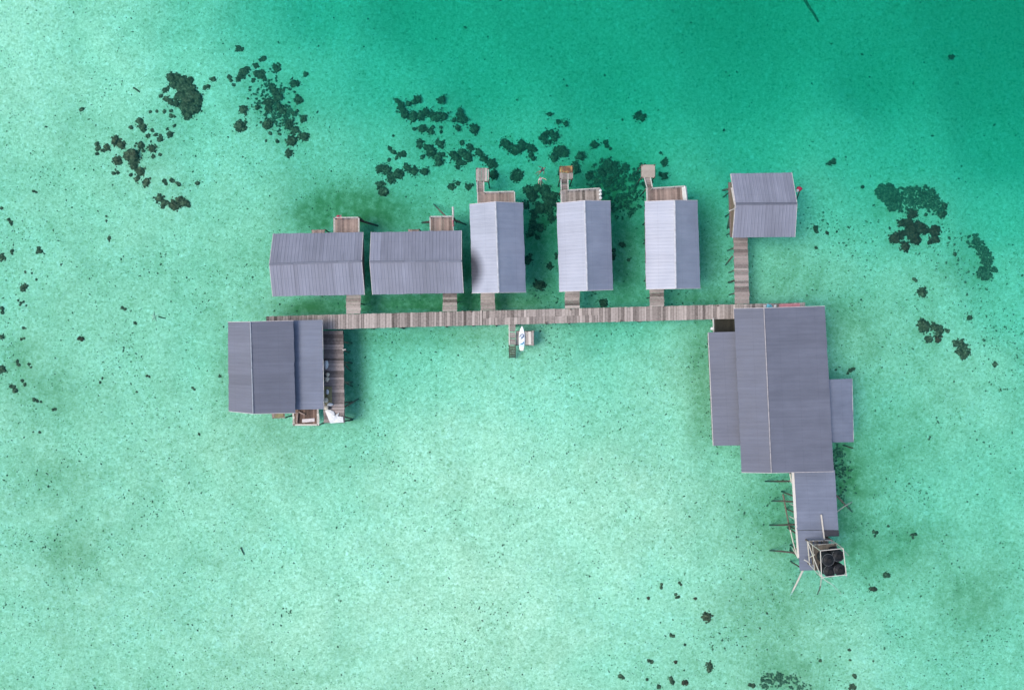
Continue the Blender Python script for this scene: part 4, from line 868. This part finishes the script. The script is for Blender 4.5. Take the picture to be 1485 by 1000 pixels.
for ci, (where, items) in enumerate(CL):
    cs = []
    for g in comps(items):
        A = sum(i[2] ** 2 for i in g); cx = sum(i[0] * i[2] ** 2 for i in g) / A; cy = sum(i[1] * i[2] ** 2 for i in g) / A
        cs.append(dict(items=g, x=cx, y=cy, a=A, lab=None, short=None))
    ALLC += items
    cs.sort(key=lambda c: -c['a'])
    def noun(c):
        ks = [i[3] for i in c['items']]; col = 'reddish' if ks.count('r') > len(ks) / 2 else 'brown' if ks.count('b') > len(ks) / 2 else 'dark'
        return col + (' coral clump' if len(c['items']) > 2 else ' coral head')
    def setl(c, adj):
        if c['lab'] is None: c['lab'] = f'{adj} {noun(c)} of {where}'; c['short'] = f'{adj} one'; return True
        return False
    for adj, c in zip(('largest', 'second largest', 'third largest', 'fourth largest', 'fifth largest'), cs): setl(c, adj)
    for adj, key in (('topmost', lambda c: c['y']), ('bottommost', lambda c: -c['y']), ('leftmost', lambda c: c['x']), ('rightmost', lambda c: -c['x'])): setl(min(cs, key=key), adj)
    anchors = [c for c in cs if c['lab']]
    for dname, test in (('right of', lambda dx, dy: dx > abs(dy)), ('left of', lambda dx, dy: -dx > abs(dy)), ('below', lambda dx, dy: dy > abs(dx)), ('above', lambda dx, dy: -dy > abs(dx))):
        for a in anchors:
            cand = [c for c in cs if c is not a and test(c['x'] - a['x'], c['y'] - a['y'])]
            if not cand: continue
            c = min(cand, key=lambda c: math.hypot(c['x'] - a['x'], c['y'] - a['y']))
            if c['lab'] is None: c['lab'] = f"{noun(c)} next {dname} the {a['short']} of {where}"
    rest = [c for c in cs if c['lab'] is None]
    for c in rest: c['lab'] = f'small {noun(c)} scattered in the middle of {where}'
    for i, c in enumerate(cs):
        ks = [q[3] for q in c['items']]; mt = 'coral_red' if ks.count('r') > len(ks) / 2 else 'coral_brown' if ks.count('b') > len(ks) / 2 else 'coral'
        mb = coral_mesh(c['items'], ci * 1000 + i)
        o = mb.build('coral_mound' if len(c['items']) < 3 else 'coral_clump', M[mt], smooth=True)
        tag(o, c['lab'], 'coral', 'corals in ' + where)

def thicket(label, spots, n, smin, smax, mat, seed):
    """spots: (x, y, rx, ry, weight) blobs in photo pixels filled with small tufts"""
    rnd = random.Random(seed); mb = MB(); tot = sum(s[4] for s in spots)
    for _ in range(n):
        u = rnd.uniform(0, tot)
        for s in spots:
            u -= s[4]
            if u <= 0: break
        a = rnd.uniform(0, 6.28); q = rnd.random() ** .8
        px, py = s[0] + s[2] * q * math.cos(a) * 1.1, s[1] + s[3] * q * math.sin(a) * 1.1
        if seed not in (1, 2) and noise.noise(Vector((px * .16, py * .16, seed))) < -.15: continue
        p = P(px, py, bed(px, py)); knob(mb, p, rnd.uniform(smin, smax), rnd)
    o = mb.build('coral_thicket', mat); o['kind'] = 'stuff'; o['label'] = label; return o
thicket('dark feathery thicket fading to the right above the red brown reef', ((1285,279,14,12,3),(1295,292,10,14,2),(1315,290,26,18,2.2),(1340,285,20,16,1.2),(1355,300,14,10,.5)), 1300, .08, .24, M['weed'], 1)
thicket('narrow dark thicket curving down near the right edge', ((1424,362,8,12,1),(1431,375,8,12,1.4),(1428,396,10,9,1.8),(1412,350,10,10,.5),(1442,390,5,4,.3)), 380, .08, .22, M['weed'], 2)
thicket('broad dark thicket between the rusty and plywood swim platforms', ((890,262,36,22,1.5),(880,245,20,14,1),(915,280,30,22,1.5),(900,300,26,16,1.3),(925,255,24,16,.8),(870,270,14,14,.5)), 800, .08, .24, M['weed'], 3)
thicket('loose thicket on the bottom edge of the lagoon flats', ((1122,985,18,10,2),(1145,982,18,8,1),(1160,995,16,7,1),(1110,992,8,6,.6)), 380, .07, .18, M['weed'], 4)
thicket('thin thicket between coral heads under deep water', ((385,125,26,24,1),(400,150,30,30,1),(410,170,24,20,.7)), 420, .08, .2, M['weed'], 5)
thicket('dark thicket beside the shed below the short lean-to', ((1215,660,10,16,1.6),(1222,680,14,18,1.4),(1228,700,16,20,.8),(1218,720,8,20,.5)), 230, .06, .17, M['weed'], 7)

# loose crumbs of dead coral over the whole floor of the lagoon
def rubble():
    rnd = random.Random(99); mb = MB(); big = [c for c in ALLC if c[2] > 3]
    def put(px, py, s):
        c = P(px, py, bed(px, py)); n = 5; vs = [c + Vector((0, 0, s * .7))]
        e = rnd.uniform(.6, 1.5); a0 = rnd.uniform(0, 6.28)
        for i in range(n):
            a = 2 * math.pi * i / n; x, y = s * e * math.cos(a) * rnd.uniform(.7, 1.2), s / e * math.sin(a) * rnd.uniform(.7, 1.2)
            vs.append(c + Vector((x * math.cos(a0) - y * math.sin(a0), x * math.sin(a0) + y * math.cos(a0), -.06)))
        mb.add(vs, [(0, 1 + i, 1 + (i + 1) % n) for i in range(n)])
    for _ in range(34000):
        px, py = rnd.uniform(-30, 1515), rnd.uniform(-30, 1030); dp = -bed(px, py)
        if dp > 2.4 and rnd.random() < .93: continue
        k = .5 + .9 * noise.noise(Vector((px * .008, py * .008, 1))) + algae(px, py) * .8 + (.25 if px < 260 or px > 1180 else 0)
        if rnd.random() > k: continue
        put(px, py, min(.2, .055 + rnd.expovariate(30)))
    for c in big:
        for _ in range(7):
            a = rnd.uniform(0, 6.28); q = c[2] * rnd.uniform(1.0, 2.4); put(c[0] + q * math.cos(a), c[1] + q * math.sin(a), rnd.uniform(.05, .14))
    o = mb.build('rubble', M['crumb']); o['kind'] = 'stuff'; o['label'] = 'dark crumbs of dead coral strewn over the pale sand'
rubble()

# sunken wood
def sunken(name, label, pts, r, mat, cat='log'):
    mb = MB(); mb.tube([P(x, y, bed(x, y) + r * .7) for x, y in pts], [r * (1 - .35 * i / (len(pts) - 1)) for i in range(len(pts))], 8, .5); return tag(mb.build(name, mat, smooth=True), label, cat)
sunken('sunken_log', 'long dark log lying in the deep water at the top', ((1167,0),(1174,12),(1180,20),(1187,32)), .20, M['crumb'])
sunken('sunken_stick', 'thin dark stick on bright sand left of the reef', ((193.5,127.5),(198,130),(202,133.5)), .13, M['coral'], 'stick')
sunken('sunken_stick', 'pale twig on the sand left of the square hall', ((230,459),(235,460.5),(240,461.5)), .1, M['weed'], 'stick')
sunken('sunken_stick', 'short thin stick on the sand near the bottom left', ((349,793),(351,798),(354,804)), .09, M['coral'], 'stick')
def starwhite():
    mb = MB(); z = bed(223, 459)
    for a in range(5):
        t = a * 1.257 + .3; p = P(223, 459, z + .1); e = p + Vector((math.cos(t) * .55, math.sin(t) * .75, -.06)); mb.tube([p, lerp(p, e, .5), e], [.12, .09, .03], 6)
    tag(mb.build('branch_coral', M['cream']), 'white branching coral on the sand left of the square hall', 'coral')
starwhite()
